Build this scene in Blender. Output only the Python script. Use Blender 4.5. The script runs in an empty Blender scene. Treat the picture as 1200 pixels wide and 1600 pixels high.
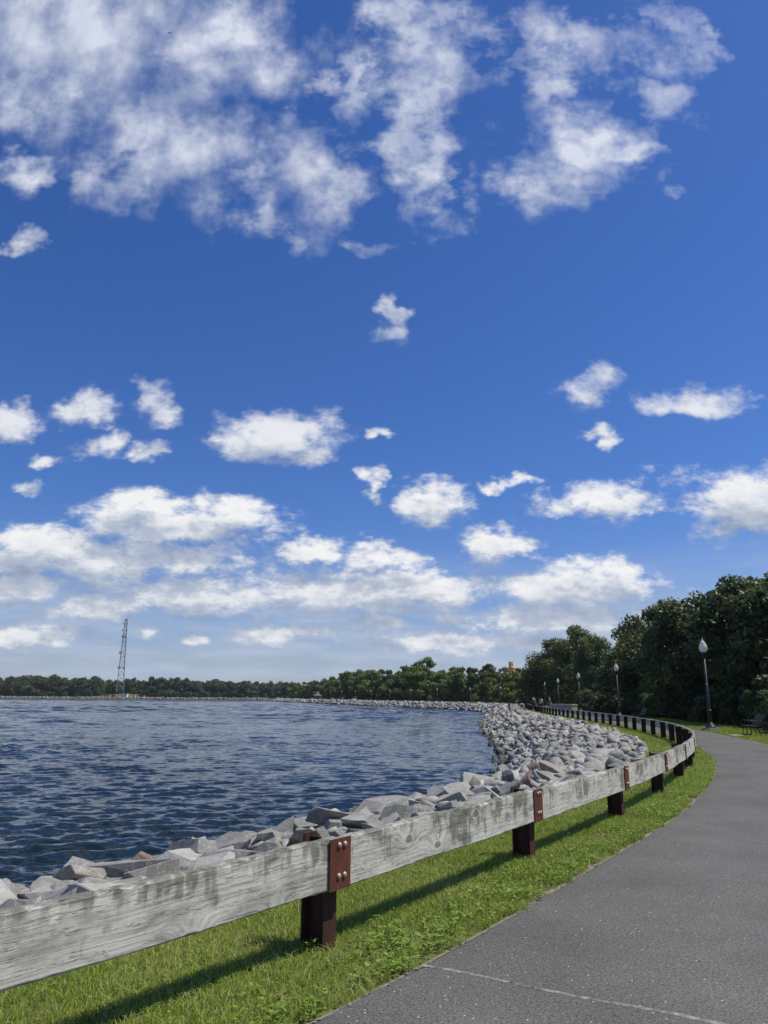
import bpy, bmesh, math, random
import numpy as np
from mathutils import Vector, Matrix, Euler
from mathutils.geometry import delaunay_2d_cdt

random.seed(7)
RNG = np.random.default_rng(7)
R = math.radians
scene = bpy.context.scene
col = scene.collection

# ------------------------------------------------------------------ camera
cam_d = bpy.data.cameras.new('camera')
cam_d.sensor_fit = 'VERTICAL'; cam_d.sensor_height = 36.0; cam_d.lens = 25.99
cam_d.clip_start = 0.05; cam_d.clip_end = 20000
cam = bpy.data.objects.new('camera', cam_d); col.objects.link(cam)
PITCH = math.atan(290 / 1155.0)
EYE = 1.55
cam.matrix_world = Matrix.Translation((0, 0, EYE)) @ (Matrix.Rotation(R(90) + PITCH, 4, 'X') @ Matrix.Rotation(R(0.4), 4, 'Z'))
scene.camera = cam

# ------------------------------------------------------------------ sun, sky, exposure
SUN_AZ = R(87)          # clockwise from +Y
SUN_EL = R(60)
sdir = Vector((math.sin(SUN_AZ) * math.cos(SUN_EL), math.cos(SUN_AZ) * math.cos(SUN_EL), math.sin(SUN_EL)))
sun_d = bpy.data.lights.new('sun', 'SUN'); sun_d.energy = 5.0; sun_d.angle = R(0.5); sun_d.color = (1.0, 0.94, 0.84)
sun = bpy.data.objects.new('sun', sun_d); col.objects.link(sun)
sun.rotation_euler = sdir.to_track_quat('Z', 'Y').to_euler(); sun.location = (30, -20, 60)

scene.view_settings.view_transform = 'Standard'
scene.view_settings.look = 'None'
scene.view_settings.gamma = 1.0
scene.view_settings.exposure = -0.08
scene.view_settings.use_curve_mapping = False
scene.cycles.use_denoising = True
scene.cycles.max_bounces = 6
scene.cycles.diffuse_bounces = 3
scene.cycles.glossy_bounces = 3
scene.cycles.transmission_bounces = 3
scene.cycles.caustics_reflective = False
scene.cycles.caustics_refractive = False


class NT:
    """small helper for building node trees"""
    def __init__(self, tree):
        self.t = tree; self.n = tree.nodes; self.l = tree.links
    def put(self, sock, v):
        if isinstance(v, bpy.types.NodeSocket): self.l.new(v, sock)
        elif v is not None: sock.default_value = v
    def add(self, typ, ins=None, **props):
        nd = self.n.new(typ)
        for k, v in props.items(): setattr(nd, k, v)
        for k, v in (ins or {}).items(): self.put(nd.inputs[k], v)
        return nd
    def m(self, op, a=None, b=None, c=None, clamp=False):
        nd = self.n.new('ShaderNodeMath'); nd.operation = op; nd.use_clamp = clamp
        for i, v in enumerate((a, b, c)):
            if v is not None: self.put(nd.inputs[i], v)
        return nd.outputs[0]
    def v(self, op, a=None, b=None, c=None, out=0):
        nd = self.n.new('ShaderNodeVectorMath'); nd.operation = op
        for i, x in enumerate((a, b, c)):
            if x is not None: self.put(nd.inputs[i], x)
        return nd.outputs['Value'] if op in ('LENGTH', 'DOT_PRODUCT', 'DISTANCE') else nd.outputs[0]
    def mix(self, f, a, b, typ='RGBA', blend='MIX'):
        nd = self.n.new('ShaderNodeMix'); nd.data_type = typ
        if typ == 'RGBA': nd.blend_type = blend; i = (0, 6, 7); o = 2
        else: i = (0, 2, 3); o = 0
        self.put(nd.inputs[i[0]], f); self.put(nd.inputs[i[1]], a); self.put(nd.inputs[i[2]], b)
        return nd.outputs[o]
    def noise(self, vec, scale, detail=4, rough=0.55, dist=0.0, out='Fac', dim='3D'):
        nd = self.n.new('ShaderNodeTexNoise'); nd.noise_dimensions = dim
        if vec is not None: self.l.new(vec, nd.inputs['Vector'])
        nd.inputs['Scale'].default_value = scale; nd.inputs['Detail'].default_value = detail
        nd.inputs['Roughness'].default_value = rough; nd.inputs['Distortion'].default_value = dist
        return nd.outputs[out]
    def ss(self, x, lo, hi, a=0.0, b=1.0, interp='SMOOTHSTEP'):
        nd = self.n.new('ShaderNodeMapRange'); nd.interpolation_type = interp
        self.put(nd.inputs['Value'], x)
        nd.inputs['From Min'].default_value = lo; nd.inputs['From Max'].default_value = hi
        nd.inputs['To Min'].default_value = a; nd.inputs['To Max'].default_value = b
        return nd.outputs['Result']
    def ramp(self, x, stops, interp='LINEAR'):
        nd = self.n.new('ShaderNodeValToRGB'); self.put(nd.inputs[0], x); nd.color_ramp.interpolation = interp
        el = nd.color_ramp.elements
        while len(el) < len(stops): el.new(0.5)
        for e, (p, c) in zip(el, stops): e.position = p; e.color = (*c, 1)
        return nd.outputs[0]


def C4(r, g, b): return (r, g, b, 1.0)


# clouds: centre and half size in world direction coordinates (x/y, z/y), thinness
CLOUDS = [(-0.518,1.095,0.33,0.175,0.00),(-0.281,1.047,0.122,0.137,0.00),(-0.588,0.955,0.083,0.075,0.20),(-0.309,0.841,0.152,0.084,0.10),(-0.408,0.811,0.061,0.071,0.30),(-0.149,0.784,0.080,0.093,0.20),(-0.167,0.715,0.045,0.043,0.30),(-0.068,0.991,0.042,0.080,0.50),(0.037,1.076,0.075,0.105,0.32),(0.047,0.887,0.056,0.146,0.15),(0.105,0.999,0.080,0.130,0.50),(0.047,0.785,0.050,0.053,0.10),(0.322,0.847,0.097,0.060,0.00),(0.248,0.781,0.070,0.052,0.10),(0.387,0.835,0.066,0.036,0.15),(0.376,1.046,0.110,0.060,0.50),(0.481,1.087,0.055,0.075,0.50),(0.246,0.975,0.045,0.120,0.62),(0.462,0.933,0.06,0.04,0.62),(-0.583,0.795,0.050,0.030,0.30),(-0.564,0.669,0.031,0.020,0.40),(-0.003,0.676,0.059,0.018,0.62),(-0.005,0.523,0.042,0.026,0.5),(0.019,0.559,0.021,0.028,0.40),(-0.530,0.385,0.046,0.027,0.30),(-0.445,0.400,0.051,0.024,0.30),(-0.398,0.352,0.035,0.027,0.25),(-0.332,0.409,0.043,0.028,0.40),(-0.340,0.341,0.031,0.019,0.40),(-0.469,0.332,0.033,0.015,0.40),(-0.491,0.289,0.031,0.015,0.40),(-0.147,0.363,0.096,0.043,0.05),(-0.211,0.353,0.055,0.029,0.30),(-0.010,0.355,0.033,0.010,0.40),(-0.017,0.296,0.023,0.023,0.25),(0.297,0.441,0.056,0.028,0.50),(0.301,0.375,0.042,0.013,0.30),(0.453,0.417,0.067,0.026,0.20),(0.073,0.263,0.057,0.037,0.10),(0.180,0.296,0.036,0.013,0.35),(0.300,0.272,0.090,0.037,0.15),(0.159,0.210,0.046,0.025,0.10),(0.506,0.269,0.094,0.051,-0.00),(0.518,0.255,0.107,0.046,0.00),(-0.285,0.238,0.165,0.033,0.00),(-0.331,0.258,0.080,0.023,0.00),(-0.215,0.263,0.072,0.026,0.00),(-0.395,0.183,0.193,0.032,0.00),(-0.467,0.202,0.079,0.025,0.00),(-0.255,0.188,0.053,0.020,0.00),(-0.105,0.194,0.037,0.021,0.05),(-0.008,0.183,0.051,0.018,0.05),(-0.034,0.139,0.182,0.031,0.00),(0.036,0.152,0.078,0.019,0.00),(-0.233,0.129,0.147,0.026,0.15),(-0.380,0.119,0.086,0.021,0.10),(-0.495,0.140,0.078,0.021,0.15),(0.262,0.147,0.096,0.032,0.00),(0.234,0.104,0.138,0.026,0.00),(-0.008,0.095,0.041,0.012,0.10),(-0.316,0.084,0.017,0.007,0.10),(-0.255,0.073,0.021,0.006,0.20),(-0.461,0.080,0.094,0.019,0.30),(-0.145,0.082,0.077,0.012,0.25),(0.087,0.071,0.120,0.014,0.25),(0.223,0.072,0.103,0.014,0.20)]


def cloud_group():
    g = bpy.data.node_groups.new('cloud_field', 'ShaderNodeTree')
    g.interface.new_socket('P', in_out='INPUT', socket_type='NodeSocketVector')
    g.interface.new_socket('Field', in_out='OUTPUT', socket_type='NodeSocketFloat')
    k = NT(g)
    gi = k.add('NodeGroupInput'); go = k.add('NodeGroupOutput')
    p = gi.outputs[0]                                    # (u, w, 0)
    sx = k.add('ShaderNodeSeparateXYZ', {0: p}); u, w = sx.outputs[0], sx.outputs[1]
    ww = k.m('ADD', w, 0.10)
    lowf = k.ss(w, 0.75, 0.12)
    # warp of the outline
    wn = k.noise(k.v('MULTIPLY', p, (9.0, 11.0, 0.0)), 1.0, 4, 0.62, out='Color')
    wv = k.v('SUBTRACT', wn, (0.5, 0.5, 0.5))
    wv = k.v('MULTIPLY', wv, (0.34, 0.22, 0.0))
    sc_ = k.n.new('ShaderNodeVectorMath'); sc_.operation = 'SCALE'
    k.l.new(wv, sc_.inputs[0]); k.l.new(ww, sc_.inputs['Scale'])
    pw = k.v('ADD', p, sc_.outputs[0])
    best = None
    for (cx, cy, rx, ry, b) in CLOUDS:
        kf = 1.30 if cy > 0.6 else (1.12 if cy > 0.22 else 1.40); rx *= kf; ry *= kf
        q_ = k.v('MULTIPLY_ADD', pw, (1 / rx, 1 / ry, 0), (-cx / rx, -cy / ry, b))
        d = k.v('LENGTH', q_)
        best = d if best is None else k.m('MINIMUM', best, d)
    nh = k.noise(k.v('MULTIPLY_ADD', p, (8.6, 5.2, 0.0), (3.1, 1.7, 0.6)), 1.0, 7, 0.60)
    nl = k.noise(k.v('MULTIPLY', p, (17.0, 30.0, 0.0)), 1.0, 7, 0.66)
    n1 = k.mix(lowf, nh, nl, 'FLOAT')
    f = k.m('SUBTRACT', 1.0, best)
    f = k.m('MAXIMUM', f, -1.2)
    f = k.m('ADD', f, k.m('MULTIPLY', k.m('SUBTRACT', n1, 0.52), 2.3))
    k.l.new(f, go.inputs[0])
    return g


world = bpy.data.worlds.new('World'); scene.world = world; world.use_nodes = True
wt = world.node_tree; wt.nodes.clear(); k = NT(wt)
wout = k.add('ShaderNodeOutputWorld'); bg = k.add('ShaderNodeBackground')
wt.links.new(bg.outputs[0], wout.inputs[0])
sky = k.add('ShaderNodeTexSky', sky_type='NISHITA')
sky.sun_disc = False; sky.sun_elevation = SUN_EL; sky.sun_rotation = SUN_AZ
sky.altitude = 100; sky.air_density = 1.0; sky.dust_density = 0.5; sky.ozone_density = 1.2
SKY_STRENGTH = 0.1
bg.inputs['Strength'].default_value = SKY_STRENGTH
geo = k.add('ShaderNodeTexCoord')
dirv = geo.outputs['Generated']
sp = k.add('ShaderNodeSeparateXYZ', {0: dirv})
X, Y, Z = sp.outputs
ys = k.m('MAXIMUM', Y, 0.12)
U = k.m('DIVIDE', X, ys); W = k.m('MAXIMUM', k.m('DIVIDE', Z, ys), 0.0)
P = k.add('ShaderNodeCombineXYZ', {0: U, 1: W}).outputs[0]
grp = cloud_group()
g1 = k.add('ShaderNodeGroup', node_tree=grp); wt.links.new(P, g1.inputs[0])
off = k.add('ShaderNodeCombineXYZ', {0: k.m('MULTIPLY_ADD', W, 0.02, 0.003), 1: k.m('MULTIPLY_ADD', W, 0.05, 0.027)}).outputs[0]
P2 = k.v('ADD', P, off)
g2 = k.add('ShaderNodeGroup', node_tree=grp); wt.links.new(P2, g2.inputs[0])
f1, f2 = g1.outputs[0], g2.outputs[0]
# a drifting cumulus field for the rest of the sky (to the sides and behind)
zz = k.m('ADD', k.m('MAXIMUM', Z, 0.0), 0.12)
pl = k.add('ShaderNodeCombineXYZ', {0: k.m('DIVIDE', X, zz), 1: k.m('DIVIDE', Y, zz), 2: 0.0}).outputs[0]
ng = k.noise(pl, 1.15, 7, 0.58)
fg = k.m('MULTIPLY', k.m('SUBTRACT', ng, 0.54), 4.0)
inside = k.m('MULTIPLY', k.m('MULTIPLY', k.ss(U, -0.78, -0.6), k.ss(U, 0.8, 0.62)), k.m('MULTIPLY', k.ss(W, 1.5, 1.2), k.ss(Y, 0.1, 0.25)))
fm = k.mix(inside, fg, f1, 'FLOAT')
# thin, ragged veils high up, crisper heaps low down
cov_hi = k.m('POWER', k.ss(fm, -0.12, 0.95, 0, 1, 'LINEAR'), 1.3)
cov_lo = k.ss(fm, -0.06, 0.60)
tlow = k.ss(W, 0.62, 0.22)
cov = k.mix(tlow, k.m('MULTIPLY', cov_hi, 0.97), cov_lo, 'FLOAT')
# veil of thin cloud toward the horizon
vq = k.add('ShaderNodeCombineXYZ', {0: k.m('MULTIPLY', X, 2.6), 1: k.m('MULTIPLY', Y, 2.6), 2: k.m('MULTIPLY', Z, 17.0)}).outputs[0]
vn = k.noise(vq, 2.3, 6, 0.6)
veil = k.m('MULTIPLY', k.ss(vn, 0.32, 0.64), k.ss(Z, 0.22, 0.04, 0.0, 0.85))
# light on the cloud: brighter where it thins out toward the sun, greyer below
lit = k.m('MULTIPLY', k.m('SUBTRACT', f1, f2), inside)
litv = k.ss(lit, -0.62, 0.86, 0.0, 1.0, 'LINEAR')
thick = k.ss(fm, 0.3, 1.6)
litv = k.m('SUBTRACT', k.m('ADD', litv, 0.08), k.m('MULTIPLY', thick, 0.50))
litv = k.mix(tlow, k.m('MULTIPLY_ADD', litv, 0.42, 0.47), litv, 'FLOAT')
ccol = k.ramp(litv, [(0.0, (0.30, 0.36, 0.48)), (0.28, (0.41, 0.48, 0.62)), (0.50, (0.53, 0.59, 0.70)), (0.72, (0.82, 0.85, 0.90)), (1.0, (1.0, 1.0, 1.0))])
hi_dim = k.ss(W, 0.5, 0.9, 1.0, 0.88)
ccol = k.v('MULTIPLY', ccol, k.add('ShaderNodeCombineXYZ', {0: hi_dim, 1: k.m('POWER', hi_dim, 0.75), 2: 1.0}).outputs[0])
CL = 0.98 / SKY_STRENGTH
ccol = k.v('MULTIPLY', ccol, (CL, CL, CL))
# clear sky
skc = k.v('MULTIPLY', sky.outputs[0], k.mix(k.ss(Z, 0.0, 0.28), C4(0.76, 0.83, 1.12), C4(0.66, 0.80, 1.20)))
hsv = k.add('ShaderNodeHueSaturation', {'Hue': 0.5, 'Saturation': 1.12, 'Value': 1.0, 'Color': skc})
skc = hsv.outputs[0]
vcol = k.v('MULTIPLY', k.ramp(k.noise(vq, 3.1, 5, 0.6), [(0.35, (0.40, 0.49, 0.68)), (0.62, (0.56, 0.64, 0.79))]), (CL, CL, CL))
base = k.mix(veil, skc, vcol)
fin = k.mix(cov, base, ccol)
wt.links.new(fin, bg.inputs['Color'])
world.cycles.sampling_method = 'MANUAL'; world.cycles.sample_map_resolution = 512


# ------------------------------------------------------------------ materials
def new_mat(name):
    m = bpy.data.materials.new(name); m.use_nodes = True
    m.node_tree.nodes.clear()
    kk = NT(m.node_tree)
    out = kk.add('ShaderNodeOutputMaterial')
    b = kk.add('ShaderNodeBsdfPrincipled')
    kk.l.new(b.outputs[0], out.inputs[0])
    return m, kk, b, out


def bump(kk, b, h, strength=0.3, dist=0.01):
    bn = kk.add('ShaderNodeBump', {'Strength': strength, 'Distance': dist, 'Height': h})
    kk.l.new(bn.outputs[0], b.inputs['Normal'])


def plain(name, c, rough=0.6, metal=0.0, var=0.12, scale=6.0, spec=0.3):
    m, kk, b, o = new_mat(name)
    tc = kk.add('ShaderNodeTexCoord').outputs['Object']
    n = kk.noise(tc, scale, 5, 0.6)
    lo = tuple(max(0, x * (1 - var * 2)) for x in c); hi = tuple(min(1, x * (1 + var * 2)) for x in c)
    kk.l.new(kk.ramp(n, [(0.25, lo), (0.75, hi)]), b.inputs['Base Color'])
    b.inputs['Roughness'].default_value = rough; b.inputs['Metallic'].default_value = metal
    b.inputs['Specular IOR Level'].default_value = spec
    bump(kk, b, kk.noise(tc, scale * 6, 4, 0.6), 0.15, 0.004)
    return m


def mat_asphalt():
    m, kk, b, o = new_mat('asphalt')
    p = kk.add('ShaderNodeTexCoord').outputs['Object']
    big = kk.noise(p, 0.7, 5, 0.6)
    fine = kk.noise(p, 70, 4, 0.75)
    mid = kk.noise(p, 9, 4, 0.6)
    c = kk.ramp(big, [(0.3, (0.072, 0.071, 0.064)), (0.7, (0.110, 0.108, 0.098))])
    c = kk.mix(kk.m('MULTIPLY', kk.ss(fine, 0.42, 0.70), 0.8), c, kk.v('MULTIPLY', c, (2.2, 2.2, 2.15)))
    c = kk.mix(kk.ss(fine, 0.50, 0.34, 0, 0.75), c, kk.v('MULTIPLY', c, (0.45, 0.45, 0.45)))
    c = kk.mix(kk.ss(mid, 0.6, 0.8, 0, 0.25), c, C4(0.15, 0.145, 0.135))
    # pale aggregate
    vo = kk.add('ShaderNodeTexVoronoi', {'Scale': 26.0, 'Randomness': 1.0}); kk.l.new(p, vo.inputs['Vector'])
    sel = kk.ss(kk.add('ShaderNodeSeparateColor', {0: vo.outputs['Color']}).outputs[0], 0.78, 0.84)
    spot = kk.m('MULTIPLY', kk.ss(vo.outputs['Distance'], 0.17, 0.09), sel)
    vo2 = kk.add('ShaderNodeTexVoronoi', {'Scale': 55.0, 'Randomness': 1.0}); kk.l.new(p, vo2.inputs['Vector'])
    sel2 = kk.ss(kk.add('ShaderNodeSeparateColor', {0: vo2.outputs['Color']}).outputs[1], 0.80, 0.86)
    spot2 = kk.m('MULTIPLY', kk.ss(vo2.outputs['Distance'], 0.22, 0.10), kk.m('MULTIPLY', sel2, 0.5))
    c = kk.mix(kk.m('MAXIMUM', spot, spot2), c, C4(0.55, 0.53, 0.50))
    kk.l.new(c, b.inputs['Base Color'])
    b.inputs['Roughness'].default_value = 0.85; b.inputs['Specular IOR Level'].default_value = 0.25
    bump(kk, b, fine, 0.5, 0.004)
    return m


def mat_ground():
    m, kk, b, o = new_mat('turf_soil')
    p = kk.add('ShaderNodeTexCoord').outputs['Object']
    n1 = kk.noise(p, 0.9, 5, 0.65); n2 = kk.noise(p, 14, 4, 0.7)
    c = kk.ramp(n1, [(0.3, (0.095, 0.115, 0.030)), (0.55, (0.140, 0.155, 0.045)), (0.75, (0.22, 0.20, 0.095))])
    c = kk.mix(kk.ss(n2, 0.4, 0.7, 0, 0.6), c, C4(0.045, 0.06, 0.014))
    kk.l.new(c, b.inputs['Base Color']); b.inputs['Roughness'].default_value = 0.95
    b.inputs['Specular IOR Level'].default_value = 0.1
    bump(kk, b, n2, 0.6, 0.03)
    return m


def mat_blade():
    m, kk, b, o = new_mat('grass_blade')
    at = kk.add('ShaderNodeAttribute', attribute_name='tint').outputs['Fac']
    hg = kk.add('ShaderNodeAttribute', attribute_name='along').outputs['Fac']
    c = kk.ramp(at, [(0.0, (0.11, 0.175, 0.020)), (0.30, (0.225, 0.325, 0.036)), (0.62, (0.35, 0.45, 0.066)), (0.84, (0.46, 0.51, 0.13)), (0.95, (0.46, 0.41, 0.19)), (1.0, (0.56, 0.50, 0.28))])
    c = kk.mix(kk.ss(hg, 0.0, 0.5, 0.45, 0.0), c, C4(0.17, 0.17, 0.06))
    kk.l.new(c, b.inputs['Base Color']); b.inputs['Roughness'].default_value = 0.55
    b.inputs['Specular IOR Level'].default_value = 0.25
    tr = kk.add('ShaderNodeBsdfTranslucent'); kk.l.new(c, tr.inputs[0])
    mx = kk.add('ShaderNodeMixShader', {0: 0.38}); kk.l.new(b.outputs[0], mx.inputs[1]); kk.l.new(tr.outputs[0], mx.inputs[2])
    kk.l.new(mx.outputs[0], o.inputs[0])
    return m


def mat_leaf(name, dark, light, trans=0.22):
    m, kk, b, o = new_mat(name)
    at = kk.add('ShaderNodeAttribute', attribute_name='tint').outputs['Fac']
    rn = kk.add('ShaderNodeObjectInfo').outputs['Random']
    f = kk.m('MULTIPLY_ADD', kk.m('SUBTRACT', rn, 0.5), 0.35, at, clamp=True)
    mid = tuple((a + c) / 2 for a, c in zip(dark, light))
    c = kk.ramp(f, [(0.0, dark), (0.55, mid), (1.0, light)])
    kk.l.new(c, b.inputs['Base Color']); b.inputs['Roughness'].default_value = 0.5
    b.inputs['Specular IOR Level'].default_value = 0.3
    tr = kk.add('ShaderNodeBsdfTranslucent'); kk.l.new(c, tr.inputs[0])
    mx = kk.add('ShaderNodeMixShader', {0: trans}); kk.l.new(b.outputs[0], mx.inputs[1]); kk.l.new(tr.outputs[0], mx.inputs[2])
    kk.l.new(mx.outputs[0], o.inputs[0])
    return m


def mat_wood():
    m, kk, b, o = new_mat('weathered_timber')
    tc = kk.add('ShaderNodeTexCoord').outputs['Object']
    rn = kk.add('ShaderNodeObjectInfo').outputs['Random']
    offs = kk.add('ShaderNodeCombineXYZ', {0: kk.m('MULTIPLY', rn, 40.0), 1: kk.m('MULTIPLY', rn, 17.0), 2: kk.m('MULTIPLY', rn, 23.0)}).outputs[0]
    p = kk.v('ADD', tc, offs)
    # grain warped around knots
    kv = kk.add('ShaderNodeTexVoronoi', {'Scale': 1.0, 'Randomness': 1.0}); kv.voronoi_dimensions = '2D'
    pk = kk.v('MULTIPLY', p, (1.9, 1.0, 3.6))
    pks = kk.add('ShaderNodeSeparateXYZ', {0: pk})
    pk2 = kk.add('ShaderNodeCombineXYZ', {0: pks.outputs[0], 1: pks.outputs[2], 2: 0.0}).outputs[0]
    kk.l.new(pk2, kv.inputs['Vector'])
    kd = kv.outputs['Distance']
    ksel = kk.ss(kk.add('ShaderNodeSeparateColor', {0: kv.outputs['Color']}).outputs[0], 0.66, 0.70)
    warp = kk.m('MULTIPLY', kk.m('MULTIPLY', kk.ss(kd, 0.42, 0.0), ksel), 0.075)
    sp_ = kk.add('ShaderNodeSeparateXYZ', {0: p})
    low = kk.noise(kk.v('MULTIPLY', p, (0.9, 1, 1.5)), 1.0, 3, 0.5)
    zc = kk.m('ADD', kk.m('ADD', sp_.outputs[2], warp), kk.m('MULTIPLY', low, 0.07))
    gp = kk.add('ShaderNodeCombineXYZ', {0: kk.m('MULTIPLY', sp_.outputs[0], 0.55), 1: sp_.outputs[1], 2: kk.m('MULTIPLY', zc, 22.0)}).outputs[0]
    g1_ = kk.noise(gp, 3.4, 4, 0.6)
    g2_ = kk.noise(kk.v('MULTIPLY', gp, (2.5, 1, 3.2)), 5.0, 3, 0.6)
    c = kk.ramp(g1_, [(0.28, (0.34, 0.328, 0.285)), (0.42, (0.49, 0.472, 0.412)), (0.58, (0.61, 0.585, 0.508)), (0.75, (0.69, 0.66, 0.57))])
    c = kk.mix(kk.ss(g2_, 0.56, 0.74, 0, 0.4), c, C4(0.24, 0.245, 0.225))
    # grey mottling of the sun-bleached face
    mo = kk.noise(kk.v('MULTIPLY', p, (2.4, 1, 5.0)), 1.6, 5, 0.68)
    c = kk.mix(kk.ss(mo, 0.46, 0.66, 0, 0.62), c, kk.v('MULTIPLY', c, (0.46, 0.475, 0.47)))
    # warm bare patches
    wn_ = kk.noise(kk.v('MULTIPLY', p, (1.3, 1, 7)), 1.4, 3, 0.5)
    c = kk.mix(kk.ss(wn_, 0.63, 0.76, 0, 0.5), c, C4(0.50, 0.41, 0.29))
    # algae stain, running down from the top edge
    zl = kk.add('ShaderNodeSeparateXYZ', {0: tc}).outputs[2]
    drip = kk.noise(kk.v('MULTIPLY', p, (7.0, 1, 0.9)), 1.7, 4, 0.62)
    blot = kk.noise(kk.v('MULTIPLY', p, (1.6, 1, 2.2)), 1.5, 4, 0.6)
    st = kk.m('ADD', kk.m('ADD', kk.m('MULTIPLY', zl, 1.3), kk.m('MULTIPLY', kk.m('SUBTRACT', drip, 0.5), 1.5)), kk.m('MULTIPLY', kk.m('SUBTRACT', blot, 0.5), 2.6))
    stain = kk.ss(st, 0.06, 0.46, 0, 0.85)
    c = kk.mix(stain, c, kk.v('MULTIPLY', c, (0.30, 0.335, 0.29)))
    edge = kk.ss(zl, 0.133, 0.158, 0, 0.75)
    c = kk.mix(edge, c, C4(0.12, 0.125, 0.11))
    # knots and cracks
    ring = kk.m('MULTIPLY', kk.ss(kd, 0.105, 0.075), ksel)
    c = kk.mix(kk.m('MULTIPLY', ring, 0.75), c, C4(0.155, 0.135, 0.115))
    halo = kk.m('MULTIPLY', kk.m('MULTIPLY', kk.ss(kd, 0.16, 0.13), kk.ss(kd, 0.10, 0.125)), ksel)
    c = kk.mix(kk.m('MULTIPLY', halo, 0.5), c, C4(0.62, 0.62, 0.58))
    cr = kk.noise(kk.v('MULTIPLY', gp, (1.2, 1, 0.7)), 2.3, 5, 0.65)
    crack = kk.ss(kk.m('ABSOLUTE', kk.m('SUBTRACT', cr, 0.5)), 0.011, 0.0)
    c = kk.mix(kk.m('MULTIPLY', crack, 0.75), c, C4(0.05, 0.05, 0.045))
    kk.l.new(c, b.inputs['Base Color']); b.inputs['Roughness'].default_value = 0.9; b.inputs['Specular IOR Level'].default_value = 0.12
    h = kk.m('SUBTRACT', kk.m('ADD', g1_, kk.m('MULTIPLY', g2_, 0.5)), kk.m('MULTIPLY', crack, 0.8))
    bump(kk, b, h, 0.6, 0.004)
    return m


def mat_rust(name, c0=(0.085, 0.030, 0.020), c1=(0.17, 0.055, 0.036)):
    m, kk, b, o = new_mat(name)
    p = kk.add('ShaderNodeTexCoord').outputs['Object']
    n = kk.noise(kk.v('MULTIPLY', p, (1, 1, 0.25)), 16, 5, 0.65); n2 = kk.noise(p, 90, 3, 0.7)
    c = kk.ramp(n, [(0.3, c0), (0.7, c1)])
    c = kk.mix(kk.ss(n2, 0.55, 0.8, 0, 0.4), c, C4(c0[0] * 0.6, c0[1] * 0.6, c0[2] * 0.6))
    kk.l.new(c, b.inputs['Base Color']); b.inputs['Roughness'].default_value = 0.8; b.inputs['Specular IOR Level'].default_value = 0.25
    bump(kk, b, n2, 0.3, 0.002)
    return m


def mat_rock():
    m, kk, b, o = new_mat('riprap_rock')
    tc = kk.add('ShaderNodeTexCoord').outputs['Object']
    at = kk.add('ShaderNodeAttribute', attribute_name='tint').outputs['Fac']
    rn = kk.add('ShaderNodeObjectInfo').outputs['Random']
    t = kk.m('FRACT', kk.m('ADD', at, kk.m('MULTIPLY', rn, 1.0)))
    offs = kk.add('ShaderNodeCombineXYZ', {0: kk.m('MULTIPLY', rn, 31.0), 1: kk.m('MULTIPLY', rn, 11.0), 2: kk.m('MULTIPLY', rn, 57.0)}).outputs[0]
    p = kk.v('ADD', tc, offs)
    c = kk.ramp(t, [(0.0, (0.16, 0.16, 0.148)), (0.22, (0.25, 0.249, 0.226)), (0.5, (0.33, 0.327, 0.293)), (0.74, (0.40, 0.394, 0.350)), (0.90, (0.23, 0.23, 0.212)), (0.955, (0.30, 0.275, 0.225)), (0.978, (0.29, 0.19, 0.135)), (1.0, (0.12, 0.118, 0.112))])
    n = kk.noise(p, 4.0, 6, 0.65); n2 = kk.noise(p, 30, 4, 0.65)
    c = kk.mix(kk.ss(n, 0.35, 0.65, 0.55, 0.0), c, kk.v('MULTIPLY', c, (0.62, 0.62, 0.63)))
    c = kk.mix(kk.ss(n2, 0.5, 0.75, 0, 0.35), c, C4(0.42, 0.41, 0.385))
    vn_ = kk.noise(p, 3.0, 5, 0.6, 0.6)
    vein = kk.ss(kk.m('ABSOLUTE', kk.m('SUBTRACT', vn_, 0.5)), 0.014, 0.003)
    c = kk.mix(kk.m('MULTIPLY', vein, 0.5), c, C4(0.52, 0.51, 0.48))
    # damp band at the water's edge
    wz = kk.add('ShaderNodeSeparateXYZ', {0: kk.add('ShaderNodeNewGeometry').outputs['Position']}).outputs[2]
    wet = kk.ss(kk.m('ADD', wz, kk.m('MULTIPLY', kk.m('SUBTRACT', n, 0.5), 0.25)), -1.18, -1.34, 0, 0.8)
    c = kk.mix(wet, c, kk.v('MULTIPLY', c, (0.27, 0.25, 0.21)))
    kk.l.new(c, b.inputs['Base Color']); b.inputs['Roughness'].default_value = 0.85; b.inputs['Specular IOR Level'].default_value = 0.2
    bump(kk, b, kk.m('ADD', n, kk.m('MULTIPLY', n2, 0.6)), 0.5, 0.018)
    return m


def mat_bank():
    m, kk, b, o = new_mat('bank_rubble')
    p = kk.add('ShaderNodeTexCoord').outputs['Object']
    vo = kk.add('ShaderNodeTexVoronoi', {'Scale': 2.6}); kk.l.new(p, vo.inputs['Vector'])
    g = kk.add('ShaderNodeSeparateColor', {0: vo.outputs['Color']}).outputs[0]
    c = kk.ramp(g, [(0.0, (0.07, 0.07, 0.066)), (0.5, (0.13, 0.128, 0.12)), (1.0, (0.22, 0.215, 0.20))])
    c = kk.mix(kk.ss(vo.outputs['Distance'], 0.3, 0.7, 0, 0.8), c, C4(0.03, 0.03, 0.028))
    kk.l.new(c, b.inputs['Base Color']); b.inputs['Roughness'].default_value = 0.95
    bump(kk, b, vo.outputs['Distance'], 0.8, -0.1)
    return m


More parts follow.
